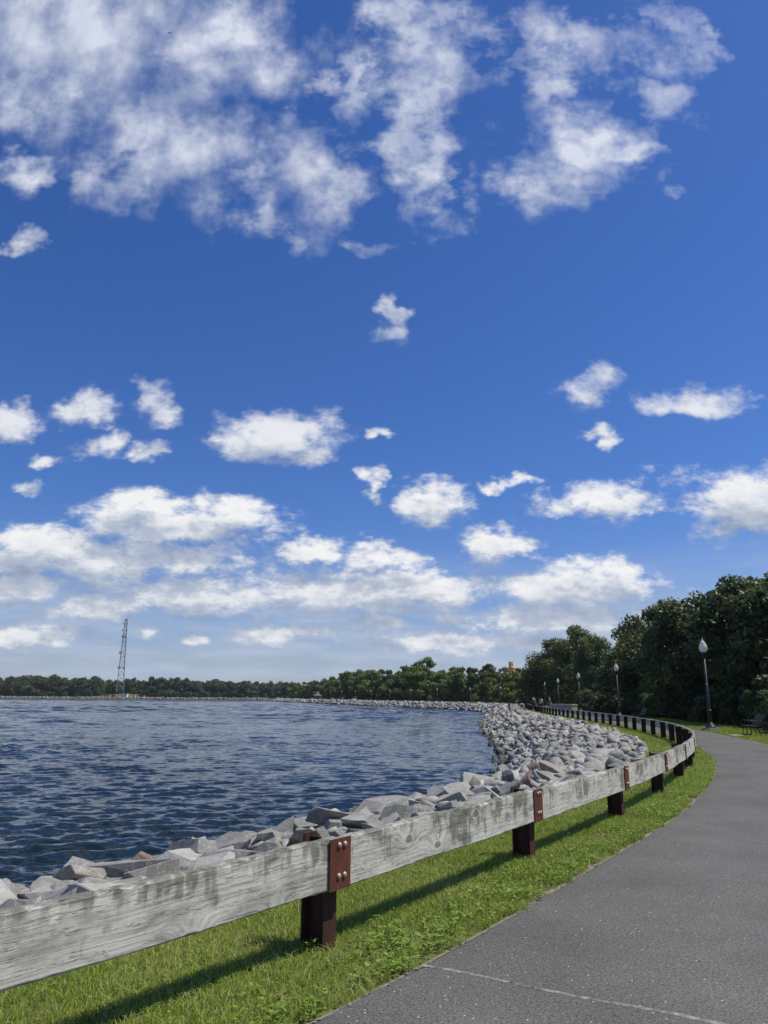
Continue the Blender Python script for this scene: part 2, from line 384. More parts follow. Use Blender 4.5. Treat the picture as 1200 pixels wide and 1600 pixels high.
def mat_water():
    m, kk, b, o = new_mat('lake_water')
    p = kk.add('ShaderNodeTexCoord').outputs['Object']
    # slow green-dark variation of the body colour
    n0 = kk.noise(p, 0.03, 3, 0.5)
    c = kk.ramp(n0, [(0.3, (0.006, 0.015, 0.021)), (0.7, (0.009, 0.020, 0.028))])
    kk.l.new(c, b.inputs['Base Color'])
    b.inputs['Roughness'].default_value = 0.09; b.inputs['IOR'].default_value = 1.333; b.inputs['Specular IOR Level'].default_value = 0.34
    na = kk.noise(kk.v('MULTIPLY', p, (0.62, 1.5, 1)), 2.6, 4, 0.62, out='Color')
    nb = kk.noise(kk.v('MULTIPLY', p, (0.55, 1.3, 1)), 0.11, 2, 0.5)
    sl = kk.v('MULTIPLY', kk.v('SUBTRACT', na, (0.5, 0.5, 0.5)), (0.55, 0.85, 0.0))
    gust = kk.ss(nb, 0.3, 0.7, 0.75, 1.25)
    sl = kk.v('MULTIPLY', sl, kk.add('ShaderNodeCombineXYZ', {0: gust, 1: gust, 2: 0.0}).outputs[0])
    gn = kk.add('ShaderNodeNewGeometry').outputs['Normal']
    kk.l.new(kk.v('NORMALIZE', kk.v('ADD', gn, sl)), b.inputs['Normal'])
    return m


M = dict(
    asphalt=mat_asphalt(), ground=mat_ground(), blade=mat_blade(), wood=mat_wood(), rock=mat_rock(), bank=mat_bank(), water=mat_water(),
    rust=mat_rust('weathering_steel', (0.038, 0.018, 0.013), (0.082, 0.033, 0.023)), plate=mat_rust('rusty_plate', (0.070, 0.024, 0.016), (0.150, 0.048, 0.030)),
    bolt=plain('bolt_head', (0.42, 0.34, 0.25), 0.5, 0.3, 0.2, 60),
    leaf_dark=mat_leaf('dark_leaves', (0.030, 0.055, 0.016), (0.165, 0.205, 0.070), 0.30),
    leaf_mid=mat_leaf('green_leaves', (0.062, 0.108, 0.023), (0.22, 0.285, 0.066), 0.32),
    leaf_pale=mat_leaf('pale_leaves', (0.07, 0.105, 0.020), (0.20, 0.23, 0.05), 0.3),
    leaf_far=mat_leaf('distant_leaves', (0.042, 0.074, 0.028), (0.115, 0.155, 0.055), 0.28),
    leaf_olive=mat_leaf('olive_leaves', (0.042, 0.062, 0.014), (0.165, 0.180, 0.045), 0.25),
    weed=mat_leaf('weed_leaves', (0.10, 0.19, 0.024), (0.25, 0.36, 0.055), 0.3),
    bark=plain('bark', (0.075, 0.06, 0.045), 0.95, 0, 0.25, 9, 0.1),
    iron=plain('dark_painted_iron', (0.020, 0.021, 0.023), 0.5, 0.0, 0.2, 10, 0.4),
    steel=plain('galvanised_steel', (0.20, 0.21, 0.22), 0.6, 0.2, 0.15, 3),
    white=plain('white_paint', (0.75, 0.75, 0.73), 0.5, 0, 0.04, 3),
    globe=mat_leaf('frosted_globe', (0.80, 0.82, 0.80), (0.86, 0.88, 0.86), 0.5),
    concrete=plain('pale_concrete', (0.42, 0.41, 0.37), 0.9, 0, 0.12, 5, 0.15),
    stone=plain('tan_stone', (0.34, 0.31, 0.25), 0.9, 0, 0.15, 2, 0.15),
    dirt=plain('sandy_edge', (0.21, 0.185, 0.135), 0.95, 0, 0.25, 25, 0.1),
    seam=plain('seam_filler', (0.27, 0.265, 0.24), 0.9, 0, 0.35, 25, 0.15),
    orange=plain('orange_brick', (0.80, 0.40, 0.12), 0.85, 0, 0.15, 0.8, 0.15),
    glass=plain('dark_pane', (0.03, 0.035, 0.04), 0.15, 0, 0.1, 2, 0.5),
    roof=plain('grey_roof', (0.16, 0.17, 0.15), 0.8, 0, 0.15, 2),
    red=plain('red_brown_paint', (0.35, 0.11, 0.07), 0.7, 0, 0.1, 2),
    skin=plain('skin', (0.42, 0.27, 0.19), 0.6, 0, 0.05, 8),
    hair=plain('dark_hair', (0.02, 0.016, 0.013), 0.7, 0, 0.1, 8),
    cloth_white=plain('white_cloth', (0.80, 0.80, 0.78), 0.85, 0, 0.04, 10),
    cloth_dark=plain('dark_cloth', (0.022, 0.023, 0.028), 0.9, 0, 0.1, 10),
    cloth_blue=plain('blue_cloth', (0.06, 0.09, 0.17), 0.9, 0, 0.1, 10),
    rubber=plain('black_rubber', (0.02, 0.02, 0.02), 0.8, 0, 0.1, 10),
    bird=plain('bird_feathers', (0.05, 0.05, 0.05), 0.8, 0, 0.2, 10),
)


# ------------------------------------------------------------------ mesh helpers
def mk_mesh(name, verts, faces, mat=None, smooth=False, attrs=None):
    me = bpy.data.meshes.new(name)
    me.from_pydata([tuple(map(float, v)) for v in verts], [], [tuple(f) for f in faces])
    if mat: me.materials.append(mat)
    if smooth: me.polygons.foreach_set('use_smooth', [True] * len(me.polygons))
    for a, vals in (attrs or {}).items():
        at = me.attributes.new(a, 'FLOAT', 'POINT'); at.data.foreach_set('value', np.asarray(vals, np.float32))
    me.update()
    return me


def np_mesh(name, V, F, mat=None, smooth=False, attrs=None):
    """V (n,3), F (m,k) with one k"""
    V = np.asarray(V, np.float32); F = np.asarray(F, np.int32)
    me = bpy.data.meshes.new(name)
    me.vertices.add(len(V)); me.vertices.foreach_set('co', V.ravel())
    kf = F.shape[1]
    me.loops.add(F.size); me.loops.foreach_set('vertex_index', F.ravel())
    me.polygons.add(len(F))
    me.polygons.foreach_set('loop_start', np.arange(0, F.size, kf, dtype=np.int32))
    me.polygons.foreach_set('loop_total', np.full(len(F), kf, np.int32))
    if smooth: me.polygons.foreach_set('use_smooth', np.ones(len(F), bool))
    if mat: me.materials.append(mat)
    for a, vals in (attrs or {}).items():
        at = me.attributes.new(a, 'FLOAT', 'POINT'); at.data.foreach_set('value', np.asarray(vals, np.float32).ravel())
    me.update(calc_edges=True)
    return me


def obj(name, me, parent=None, loc=None, rot=None, scale=None):
    o = bpy.data.objects.new(name, me); col.objects.link(o)
    if parent is not None: o.parent = parent
    if loc is not None: o.location = loc
    if rot is not None: o.rotation_euler = rot
    if scale is not None: o.scale = scale if hasattr(scale, '__len__') else (scale,) * 3
    return o


def empty(name, loc=(0, 0, 0), rz=0.0):
    o = bpy.data.objects.new(name, None); col.objects.link(o)
    o.location = loc; o.rotation_euler = (0, 0, rz); o.empty_display_size = 0.2
    return o


def tag(o, label=None, cat=None, group=None, kind=None):
    if label: o['label'] = label
    if cat: o['category'] = cat
    if group: o['group'] = group
    if kind: o['kind'] = kind
    return o


class MB:
    """collects boxes, bars, tubes and lathes into one mesh"""
    def __init__(self): self.v = []; self.f = []
    def box(self, c, s, rz=0.0, mtx=None):
        b = len(self.v); cx, cy, cz = c; hx, hy, hz = s[0] / 2, s[1] / 2, s[2] / 2
        for dx, dy, dz in ((-1,-1,-1),(1,-1,-1),(1,1,-1),(-1,1,-1),(-1,-1,1),(1,-1,1),(1,1,1),(-1,1,1)):
            p = Vector((dx * hx, dy * hy, dz * hz))
            if mtx is not None: p = mtx @ p
            elif rz: p = Matrix.Rotation(rz, 3, 'Z') @ p
            self.v.append((cx + p.x, cy + p.y, cz + p.z))
        for q in ((0,3,2,1),(4,5,6,7),(0,1,5,4),(1,2,6,5),(2,3,7,6),(3,0,4,7)): self.f.append(tuple(b + i for i in q))
        return self
    def tube(self, pts, radii, n=8, cap=True):
        pts = [Vector(p) for p in pts]
        if not hasattr(radii, '__len__'): radii = [radii] * len(pts)
        b = len(self.v)
        for i, p in enumerate(pts):
            t = (pts[min(i + 1, len(pts) - 1)] - pts[max(i - 1, 0)])
            t = t.normalized() if t.length > 1e-9 else Vector((0, 0, 1))
            a = t.cross(Vector((0, 0, 1))) if abs(t.z) < 0.9 else t.cross(Vector((1, 0, 0)))
            a.normalize(); c = t.cross(a)
            for j in range(n):
                an = 2 * math.pi * j / n
                q = p + (a * math.cos(an) + c * math.sin(an)) * radii[i]
                self.v.append(tuple(q))
        for i in range(len(pts) - 1):
            for j in range(n):
                self.f.append((b + i * n + j, b + i * n + (j + 1) % n, b + (i + 1) * n + (j + 1) % n, b + (i + 1) * n + j))
        if cap:
            self.f.append(tuple(b + j for j in range(n - 1, -1, -1)))
            self.f.append(tuple(b + (len(pts) - 1) * n + j for j in range(n)))
        return self
    def lathe(self, prof, n=16, c=(0, 0, 0)):
        b = len(self.v)
        for r, z in prof:
            for j in range(n):
                an = 2 * math.pi * j / n
                self.v.append((c[0] + r * math.cos(an), c[1] + r * math.sin(an), c[2] + z))
        for i in range(len(prof) - 1):
            for j in range(n):
                self.f.append((b + i * n + j, b + i * n + (j + 1) % n, b + (i + 1) * n + (j + 1) % n, b + (i + 1) * n + j))
        self.f.append(tuple(b + j for j in range(n - 1, -1, -1)))
        self.f.append(tuple(b + (len(prof) - 1) * n + j for j in range(n)))
        return self
    def mesh(self, name, mat, smooth=False): return mk_mesh(name, self.v, self.f, mat, smooth)
    def build(self, name, mat, parent=None, smooth=False): return obj(name, self.mesh(name, mat, smooth), parent)


def copy_tree(o, parent=None):
    c = o.copy(); col.objects.link(c); c.parent = parent
    for ch in list(o.children): copy_tree(ch, c)
    return c


# ------------------------------------------------------------------ the shore line (line of the fence posts' path-side face)
CTRL = [(-700, 60), (-420, -160), (-160, -150), (-60, -85), (-24, -32), (-10.6, -9.6), (-6.3, -3.3), (-4.1, -0.1), (-2.2, 2.72), (-0.34, 5.24), (1.5, 7.99), (3.26, 10.71), (4.78, 13.34), (6.17, 16.0), (7.48, 18.75),
        (8.75, 21.8), (9.75, 24.7), (10.6, 27.6), (11.4, 30.6), (12.0, 33.6), (12.55, 36.6), (13.05, 39.8), (13.8, 45), (14.5, 51), (15.1, 57), (16.3, 70), (17.6, 82), (19.0, 94), (21.0, 108),
        (23.7, 124), (26.3, 142), (27.8, 160), (27.7, 180), (25.3, 201), (20.8, 222), (14, 245), (6.5, 268), (-1, 292), (-9, 317), (-17, 343), (-25, 370), (-33, 397), (-42, 425), (-52, 458), (-62, 495),
        (-71, 540), (-82, 610), (-100, 670), (-150, 698), (-230, 704), (-340, 704), (-480, 690), (-620, 640), (-760, 520), (-830, 320), (-800, 150)]


def catmull_closed(P, per=14):
    P = [np.array(p, float) for p in P]; n = len(P); out = []
    for i in range(n):
        p0, p1, p2, p3 = P[i - 1], P[i], P[(i + 1) % n], P[(i + 2) % n]
        t0 = 0; t1 = t0 + np.linalg.norm(p1 - p0) ** .5; t2 = t1 + np.linalg.norm(p2 - p1) ** .5; t3 = t2 + np.linalg.norm(p3 - p2) ** .5
        for t in np.linspace(t1, t2, per, endpoint=False):
            a1 = (t1 - t) / (t1 - t0) * p0 + (t - t0) / (t1 - t0) * p1
            a2 = (t2 - t) / (t2 - t1) * p1 + (t - t1) / (t2 - t1) * p2
            a3 = (t3 - t) / (t3 - t2) * p2 + (t - t2) / (t3 - t2) * p3
            b1 = (t2 - t) / (t2 - t0) * a1 + (t - t0) / (t2 - t0) * a2
            b2 = (t3 - t) / (t3 - t1) * a2 + (t - t1) / (t3 - t1) * a3
            out.append((t2 - t) / (t2 - t1) * b1 + (t - t1) / (t2 - t1) * b2)
    return np.array(out)


LINE = catmull_closed(CTRL)
seg = np.linalg.norm(np.roll(LINE, -1, 0) - LINE, axis=1)
SARC = np.concatenate([[0], np.cumsum(seg)]); LTOT = SARC[-1]
LINE2 = np.vstack([LINE, LINE[:1]])
S0 = SARC[np.argmin(np.linalg.norm(LINE - np.array((-0.34, 5.24)), axis=1))]


def pos(s):
    s = (np.asarray(s, float) + S0) % LTOT
    return np.stack([np.interp(s, SARC, LINE2[:, 0]), np.interp(s, SARC, LINE2[:, 1])], -1)


def tan(s):
    e = 0.4; a = pos(np.asarray(s) - e); b = pos(np.asarray(s) + e); t = b - a
    return t / np.linalg.norm(t, axis=-1, keepdims=True)


def off(s, d):
    """point at distance d to the left (lake side) of the fence line"""
    p = pos(s); t = tan(s)
    n = np.stack([-t[..., 1], t[..., 0]], -1)
    return p + n * np.asarray(d)[..., None]


def s_at(x, y):
    return SARC[np.argmin(np.linalg.norm(LINE - np.array((x, y)), axis=1))] - S0


WATER_Z = -1.5
EDGE_D = 1.25          # where the turf stops and the stones begin
S_END = s_at(-71, 540)

# ------------------------------------------------------------------ ground: one sheet with the lake cut out
inner_s = np.concatenate([np.arange(-30, 130, 0.8), np.arange(130, S_END + 250, 3.0)])
rest = np.arange(S_END + 250, LTOT - 32, 12.0)
inner_s = np.concatenate([inner_s, rest])
inner = off(inner_s, np.full(len(inner_s), EDGE_D))
wob = np.interp(inner_s, [-30, 120, 200], [0.09, 0.09, 0.0])
inner = off(inner_s, EDGE_D + wob * np.sin(inner_s * 2.1) * np.cos(inner_s * 0.77 + 1))
outer = [(-6000, -3000), (6000, -3000), (6000, 9000), (-6000, 9000)]
vs = [Vector((float(a), float(b))) for a, b in inner] + [Vector(p) for p in outer]
ni = len(inner)
edges = [(i, (i + 1) % ni) for i in range(ni)] + [(ni + i, ni + (i + 1) % 4) for i in range(4)]
cv, ce, cf, _, _, _ = delaunay_2d_cdt(vs, edges, [], 0, 1e-5)
poly = np.array([(v.x, v.y) for v in cv])


def inside_lake(px, py, ring):
    x0, y0 = ring[:, 0], ring[:, 1]; x1, y1 = np.roll(x0, -1), np.roll(y0, -1)
    c = ((y0 > py) != (y1 > py)) & (px < (x1 - x0) * (py - y0) / (y1 - y0 + 1e-12) + x0)
    return c.sum() % 2 == 1


gf = []
for f in cf:
    ctr = poly[list(f)].mean(0)
    if not inside_lake(ctr[0], ctr[1], inner): gf.append(tuple(f))
me = mk_mesh('ground', [(p[0], p[1], 0.0) for p in poly], gf, M['ground'])
tag(obj('ground', me), kind='structure')

# bank below the stones
prof = [(0.02, 0.0), (0.25, -0.11), (1.9, -0.14), (3.1, -0.50), (4.6, -1.14), (5.9, -1.75), (9.0, -3.2), (16.0, -5.0)]
bs = inner_s
V = []; F = []
for i, s in enumerate(bs):
    base = inner[i]; t = tan(s); n = np.array((-t[1], t[0]))
    for (dd, z) in prof:
        q = base + n * (dd - 0.02); V.append((q[0], q[1], z))
m_ = len(prof)
for i in range(len(bs)):
    j = (i + 1) % len(bs)
    for a in range(m_ - 1): F.append((i * m_ + a, j * m_ + a, j * m_ + a + 1, i * m_ + a + 1))
F = [tuple(reversed(f)) for f in F]
bank = obj('riprap_bank', mk_mesh('riprap_bank', V, F, M['bank']))
tag(bank, 'sloping bank of broken grey stones along the water', kind='structure')

# ------------------------------------------------------------------ water
rows = [7.0]
while rows[-1] < 1500: rows.append(rows[-1] * 1.0066)
rows = np.array(rows); us = np.tan(np.linspace(math.atan(-1.5), math.atan(0.55), 460))
GY, GU = np.meshgrid(rows, us, indexing='ij'); GX = GU * GY
H = np.zeros_like(GX); wr = np.random.default_rng(3)
spacing = GY * 0.0066
amp_noise = 0.75 + 0.35 * np.sin(GX * 0.11 + 1.3 * np.sin(GY * 0.05)) * np.sin(GY * 0.083 + 0.9)
for i in range(56):
    lam = 0.17 * (1.25 / 0.17) ** wr.random()
    ang = wr.normal(math.radians(-72), 0.42)
    kx, ky = math.cos(ang) * 2 * math.pi / lam, math.sin(ang) * 2 * math.pi / lam
    a = 0.0112 * lam ** 0.97
    fade = np.clip((lam / spacing - 1.6) / 1.6, 0, 1)
    ph = kx * GX + ky * GY + wr.random() * 6.28 + 0.6 * np.sin(GX * 0.23 + i) * np.cos(GY * 0.19 - i)
    H += a * fade * (np.sin(ph) + 0.22 * np.sin(2 * ph + 0.6))
for i in range(26):
    lam = 2.0 * (8.0 / 2.0) ** wr.random()
    ang = wr.normal(math.radians(-75), 0.5)
    kx, ky = math.cos(ang) * 2 * math.pi / lam, math.sin(ang) * 2 * math.pi / lam
    a = 0.0098 * lam * np.clip((GY - 25) / 140, 0.05, 1.0)
    fade = np.clip((lam / spacing - 1.6) / 1.2, 0, 1)
    H += a * fade * np.sin(kx * GX + ky * GY + wr.random() * 6.28 + 0.5 * np.sin(GX * 0.05 + i))
H *= amp_noise
V = np.stack([GX, GY, WATER_Z + H], -1).reshape(-1, 3)
nr, nc = GX.shape
idx = np.arange(nr * nc).reshape(nr, nc)
F = np.stack([idx[:-1, :-1], idx[:-1, 1:], idx[1:, 1:], idx[1:, :-1]], -1).reshape(-1, 4)
water = tag(obj('water', np_mesh('water', V, F, M['water'], True)), 'dark blue rippled lake water', kind='structure')

# ------------------------------------------------------------------ path
def d_left(s): return -np.interp(s, [-12, 0, 6, 12, 20, 400], [0.63, 0.62, 0.58, 0.52, 0.42, 0.42])
def d_right(s): return -np.interp(s, [-12, 10, 20, 30, 38, 48, 62, 600], [3.6, 3.3, 3.05, 3.15, 3.4, 3.9, 4.3, 4.3])
ps = np.concatenate([np.arange(-22, 20, 0.08), np.arange(20, 60, 0.4), np.arange(60, 560, 2.5)])
pr = np.random.default_rng(11)
def smooth_noise(s, step, amp, seed):
    r = np.random.default_rng(seed); g = np.arange(s.min() - step, s.max() + 2 * step, step)
    return np.interp(s, g, r.normal(0, 1, len(g))) * amp
jl = smooth_noise(ps, 0.09, 0.008, 1) + smooth_noise(ps, 0.6, 0.014, 2)
dl = d_left(ps) + jl; dr = d_right(ps) + smooth_noise(ps, 0.7, 0.03, 5)
fr = [0, 0.03, 0.3, 0.7, 0.97, 1.0]
V = []
for a in fr:
    p = off(ps, dl + (dr - dl) * a); z = 0.012 if 0 < a < 1 else -0.01
    V.append(np.column_stack([p, np.full(len(ps), z)]))
V = np.stack(V, 1); nn = len(fr)
idx = np.arange(len(ps) * nn).reshape(len(ps), nn)
F = np.stack([idx[:-1, :-1], idx[:-1, 1:], idx[1:, 1:], idx[1:, :-1]], -1).reshape(-1, 4)[:, ::-1]
path = tag(obj('path', np_mesh('path', V.reshape(-1, 3), F, M['asphalt'])), 'grey asphalt path curving left along the water', kind='structure')
# pale filled joint across the path
ja, jb = np.array((0.25, 4.90)), np.array((2.9, 3.42))
tt = np.linspace(0, 1, 90); jr = np.random.default_rng(4)
V = []; F = []
dv = (jb - ja) / np.linalg.norm(jb - ja); nv = np.array((-dv[1], dv[0]))
for i, t in enumerate(tt):
    c = ja + (jb - ja) * t + nv * (0.012 * math.sin(t * 17) + jr.normal(0, 0.003))
    w = 0.008 + 0.006 * jr.random() + (0.006 if 0.45 < t else 0)
    V += [(*(c - nv * w), 0.013), (*(c - nv * w * 0.3), 0.018 + 0.002 * jr.random()), (*(c + nv * w * 0.3), 0.018), (*(c + nv * w), 0.013)]
    if i:
        b = (i - 1) * 4
        for a in range(3): F.append((b + a, b + 4 + a, b + 5 + a, b + 1 + a))
obj('joint_seam', mk_mesh('joint_seam', V, F, M['seam']), path)
# sandy worn edge between turf and asphalt
V = []; F = []
es = ps[ps < 60]
e0 = d_left(es) - 0.05; e1 = d_left(es) - 0.03 + np.clip(smooth_noise(es, 0.45, 0.06, 8) + smooth_noise(es, 0.08, 0.02, 9), 0, 0.09)
pa, pb = off(es, e0), off(es, e1)
for i in range(len(es)):
    V += [(*pa[i], 0.004), (*pb[i], 0.004)]
    if i: b = 2 * i - 2; F.append((b, b + 2, b + 3, b + 1))
tag(obj('path_edge', mk_mesh('path_edge', V, F, M['dirt'])), 'sandy worn strip where the turf meets the asphalt', kind='structure')
# bare trodden patch by the benches
V = [(18.9 + 0.5 * math.cos(a) * 3.4 + 0.4 * math.sin(3 * a), 59.5 + math.sin(a) * 3.0 + 0.3 * math.cos(4 * a), 0.006) for a in np.linspace(0, 2 * math.pi, 28, endpoint=False)]
V = [(x + 2.3, y, z) for x, y, z in V]
tag(obj('dirt_path', mk_mesh('dirt_path', V, [tuple(range(28))], M['dirt'])), 'bare sandy patch beside the path under the trees', kind='structure')

# ------------------------------------------------------------------ grass and weeds (stuff)
def blades(pts, hgt, wid, seed, lean=0.5, tmin=0.0, tmax=1.0, tuft=None):
    r = np.random.default_rng(seed); n = len(pts)
    az = r.random(n) * 6.283; h = hgt * (0.55 + 0.75 * r.random(n)); w = wid * (0.6 + 0.8 * r.random(n))
    la = r.random(n) * 6.283; ln = np.abs(r.normal(0, lean, n)) * h
    ax = np.stack([np.cos(az), np.sin(az), np.zeros(n)], -1) * (w / 2)[:, None]
    lv = np.stack([np.cos(la), np.sin(la), np.zeros(n)], -1)
    b = np.column_stack([pts, np.full(n, 0.0)])
    up = np.array((0, 0, 1.0))
    m1 = b + lv * (ln * 0.3)[:, None] + up * (h * 0.55)[:, None]
    tp = b + lv * ln[:, None] + up * (h * (1 - 0.25 * np.clip(ln / h, 0, 1)))[:, None]
    V = np.stack([b - ax, b + ax, m1 + ax * 0.8, m1 - ax * 0.8, tp], 1).reshape(-1, 3)
    i = np.arange(n)[:, None] * 5
    T = np.concatenate([i + np.array([[0, 1, 2]]), i + np.array([[0, 2, 3]]), i + np.array([[3, 2, 4]])], 1).reshape(-1, 3)
    tint = np.clip(tmin + (tmax - tmin) * r.beta(2.0, 2.2, n), 0, 1)
    dry = r.random(n) < 0.11; tint[dry] = 0.9 + 0.1 * r.random(dry.sum())
    if tuft is not None: tint = np.clip(tint + tuft, 0, 1)
    return V, T, np.repeat(tint, 5), np.tile([0, 0, .55, .55, 1.0], n)


def patch_val(p, f, seed):
    r = np.random.default_rng(seed); v = np.zeros(len(p))
    for _ in range(6):
        a = r.random() * 6.28; k_ = f * (0.5 + r.random() * 1.5)
        v += np.sin((p[:, 0] * math.cos(a) + p[:, 1] * math.sin(a)) * k_ + r.random() * 6.28)
    return v / 6


GV, GT, GTI, GAL = [], [], [], []
def add_strip(s0, s1, dfun0, dfun1, dens, hgt, wid, seed, lean=0.5):
    r = np.random.default_rng(seed)
    n = int((s1 - s0) * abs(np.mean(dfun1(np.array([s0, s1]))) - np.mean(dfun0(np.array([s0, s1])))) * dens)
    s = s0 + (s1 - s0) * r.random(n); u = r.random(n)
    d0, d1 = dfun0(s), dfun1(s); d = d0 + (d1 - d0) * u
    p = off(s, d)
    pv = patch_val(p, 3.5, 21); pv2 = patch_val(p, 11, 5)
    keep = r.random(n) < np.clip(0.68 + 0.7 * pv + 0.6 * pv2, 0.14, 1)
    p, pv = p[keep], pv[keep]
    pd = patch_val(p, 2.2, 61); V, T, a, b = blades(p, hgt, wid, seed + 1, lean, 0.05, 0.85, 0.13 * pv + 0.42 * np.clip(pd - 0.12, 0, 1))
    # taller beside posts and toward patches
    GT.append(T + sum(len(x) for x in GV)); GV.append(V); GTI.append(a); GAL.append(b)


jit = lambda s: 0.05 * np.sin(s * 9.1) * np.sin(s * 3.3) + 0.02 * np.sin(s * 31)
nl0 = lambda s: d_left(s) - 0.028 + 0.8 * jit(s)
nl1 = lambda s: np.full_like(s, EDGE_D + 0.12)
add_strip(-5.5, 2.0, nl0, nl1, 8000, 0.055, 0.0044, 100, 0.95)
add_strip(2.0, 6.5, nl0, nl1, 6000, 0.055, 0.0054, 110, 0.9)
add_strip(6.5, 13, nl0, nl1, 3200, 0.056, 0.008, 120, 0.85)
add_strip(13, 24, nl0, nl1, 1300, 0.058, 0.013, 130, 0.8)
add_strip(24, 45, nl0, nl1, 500, 0.07, 0.024, 140, 0.6)
add_strip(45, 100, nl0, nl1, 130, 0.08, 0.05, 150, 0.6)
rr0 = lambda s: d_right(s) - 0.05
rr1 = lambda s: d_right(s) - 3.6
add_strip(18, 42, rr0, rr1, 420, 0.08, 0.024, 160, 0.6)
add_strip(42, 75, rr0, rr1, 130, 0.09, 0.045, 170, 0.6)
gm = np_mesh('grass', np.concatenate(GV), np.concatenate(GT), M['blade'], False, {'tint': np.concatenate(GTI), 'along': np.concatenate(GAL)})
tag(obj('grass', gm), 'short green mown grass on the verges beside the path', 'grass', kind='stuff')

# broad-leaved weeds along the path edge
WV, WF, WT = [], [], []
r = np.random.default_rng(77)
spots = []
for _ in range(1150):
    s = -4.5 + 20 * r.random() ** 1.2
    u = r.random()
    d = d_left(np.array([s]))[0] + 0.0 + 0.48 * u * u if r.random() < 0.8 else d_left(np.array([s]))[0] + 1.5 * u
    cl = 0.5 + 0.5 * math.sin(s * 1.9 + 0.6) * math.sin(s * 0.83 + 2.0)
    if r.random() < 0.25 + 0.75 * cl: spots.append((s, d))
for (s, d) in spots:
    c = off(np.array([s]), np.array([d]))[0]; nlv = int(6 + 9 * r.random()); sz = 0.018 + 0.022 * r.random(); tn = 0.25 + 0.6 * r.random()
    for q in range(nlv):
        a = r.random() * 6.28; rad = 0.012 + 0.06 * r.random(); z = 0.022 + 0.055 * r.random() + 0.2 * sz
        o_ = np.array((c[0] + rad * math.cos(a), c[1] + rad * math.sin(a), z)); dr_ = np.array((math.cos(a), math.sin(a), 0.5 * r.random() - 0.12)); sd = np.array((-math.sin(a), math.cos(a), 0.25 * r.normal()))
        b = len(WV)
        L = sz * (0.8 + 0.6 * r.random()); wd = L * 0.30
        WV += [o_, o_ + dr_ * L * 0.45 + sd * wd + np.array((0, 0, 0.004)), o_ + dr_ * L, o_ + dr_ * L * 0.45 - sd * wd + np.array((0, 0, 0.004))]
        WF += [(b, b + 1, b + 2, b + 3)]; WT += [tn + 0.15 * r.normal()] * 4
tag(obj('weed_patch', np_mesh('weed_patch', np.array(WV), np.array(WF), M['weed'], False, {'tint': np.clip(WT, 0, 1)})), 'broad-leaved green weeds growing along the asphalt edge', 'weeds', kind='stuff')

# grit and pebbles kicked onto the asphalt beside the turf
PV, PF, PT = [], [], []; r = np.random.default_rng(88); nvp = 0
octv = np.array([(1, 0, 0), (-1, 0, 0), (0, 1, 0), (0, -1, 0), (0, 0, 1), (0, 0, -1)], float)
octf = np.array([(0, 2, 4), (2, 1, 4), (1, 3, 4), (3, 0, 4), (2, 0, 5), (1, 2, 5), (3, 1, 5), (0, 3, 5)])
for _ in range(700):
    s_ = -3.0 + 14 * r.random() ** 1.3
    dd_ = d_left(np.array([s_]))[0] - (0.16 * r.random() ** 2 if r.random() < 0.6 else 2.6 * r.random()) + 0.01
    c_ = off(np.array([s_]), np.array([dd_]))[0]; z_ = 0.0025 + 0.0045 * r.random() ** 2
    PV.append(octv * (z_ * r.uniform(0.7, 1.5, 3)) * r.uniform(0.8, 1.2, (6, 1)) + np.array((c_[0], c_[1], 0.012 + z_ * 0.5))); PF.append(octf + nvp); nvp += 6
    PT += [0.3 + 0.5 * r.random()] * 6
tag(obj('grit', np_mesh('grit', np.concatenate(PV), np.concatenate(PF), M['rock'], False, {'tint': PT})), 'loose pale grit scattered on the asphalt near the turf', 'grit', kind='stuff')

# ------------------------------------------------------------------ stones
def quarry_block(r, cuts):
    """a split quarry stone: a slab with its corners knocked off along flat planes"""
    bm = bmesh.new(); bmesh.ops.create_cube(bm, size=1.0)
    dim = Vector((1.0, r.uniform(0.5, 0.85), r.uniform(0.22, 0.46)))
    sk = r.normal(0, 0.14, 3)
    for v in bm.verts:
        v.co = Vector((v.co.x * dim.x + sk[0] * v.co.z, v.co.y * dim.y + sk[1] * v.co.z, v.co.z * dim.z + sk[2] * v.co.x))
    for _ in range(cuts):
        n = Vector(r.normal(0, 1, 3)); n.normalize(); n = Vector((n.x, n.y, n.z * 0.9)).normalized()
        ext = max(v.co.dot(n) for v in bm.verts)
        co = n * ext * r.uniform(0.55, 0.88)
        g = list(bm.verts) + list(bm.edges) + list(bm.faces)
        bmesh.ops.bisect_plane(bm, geom=g, plane_co=co, plane_no=n, clear_outer=True, dist=1e-4)
        bmesh.ops.holes_fill(bm, edges=[e for e in bm.edges if e.is_boundary], sides=0)
    bmesh.ops.remove_doubles(bm, verts=bm.verts, dist=0.012)
    return bm


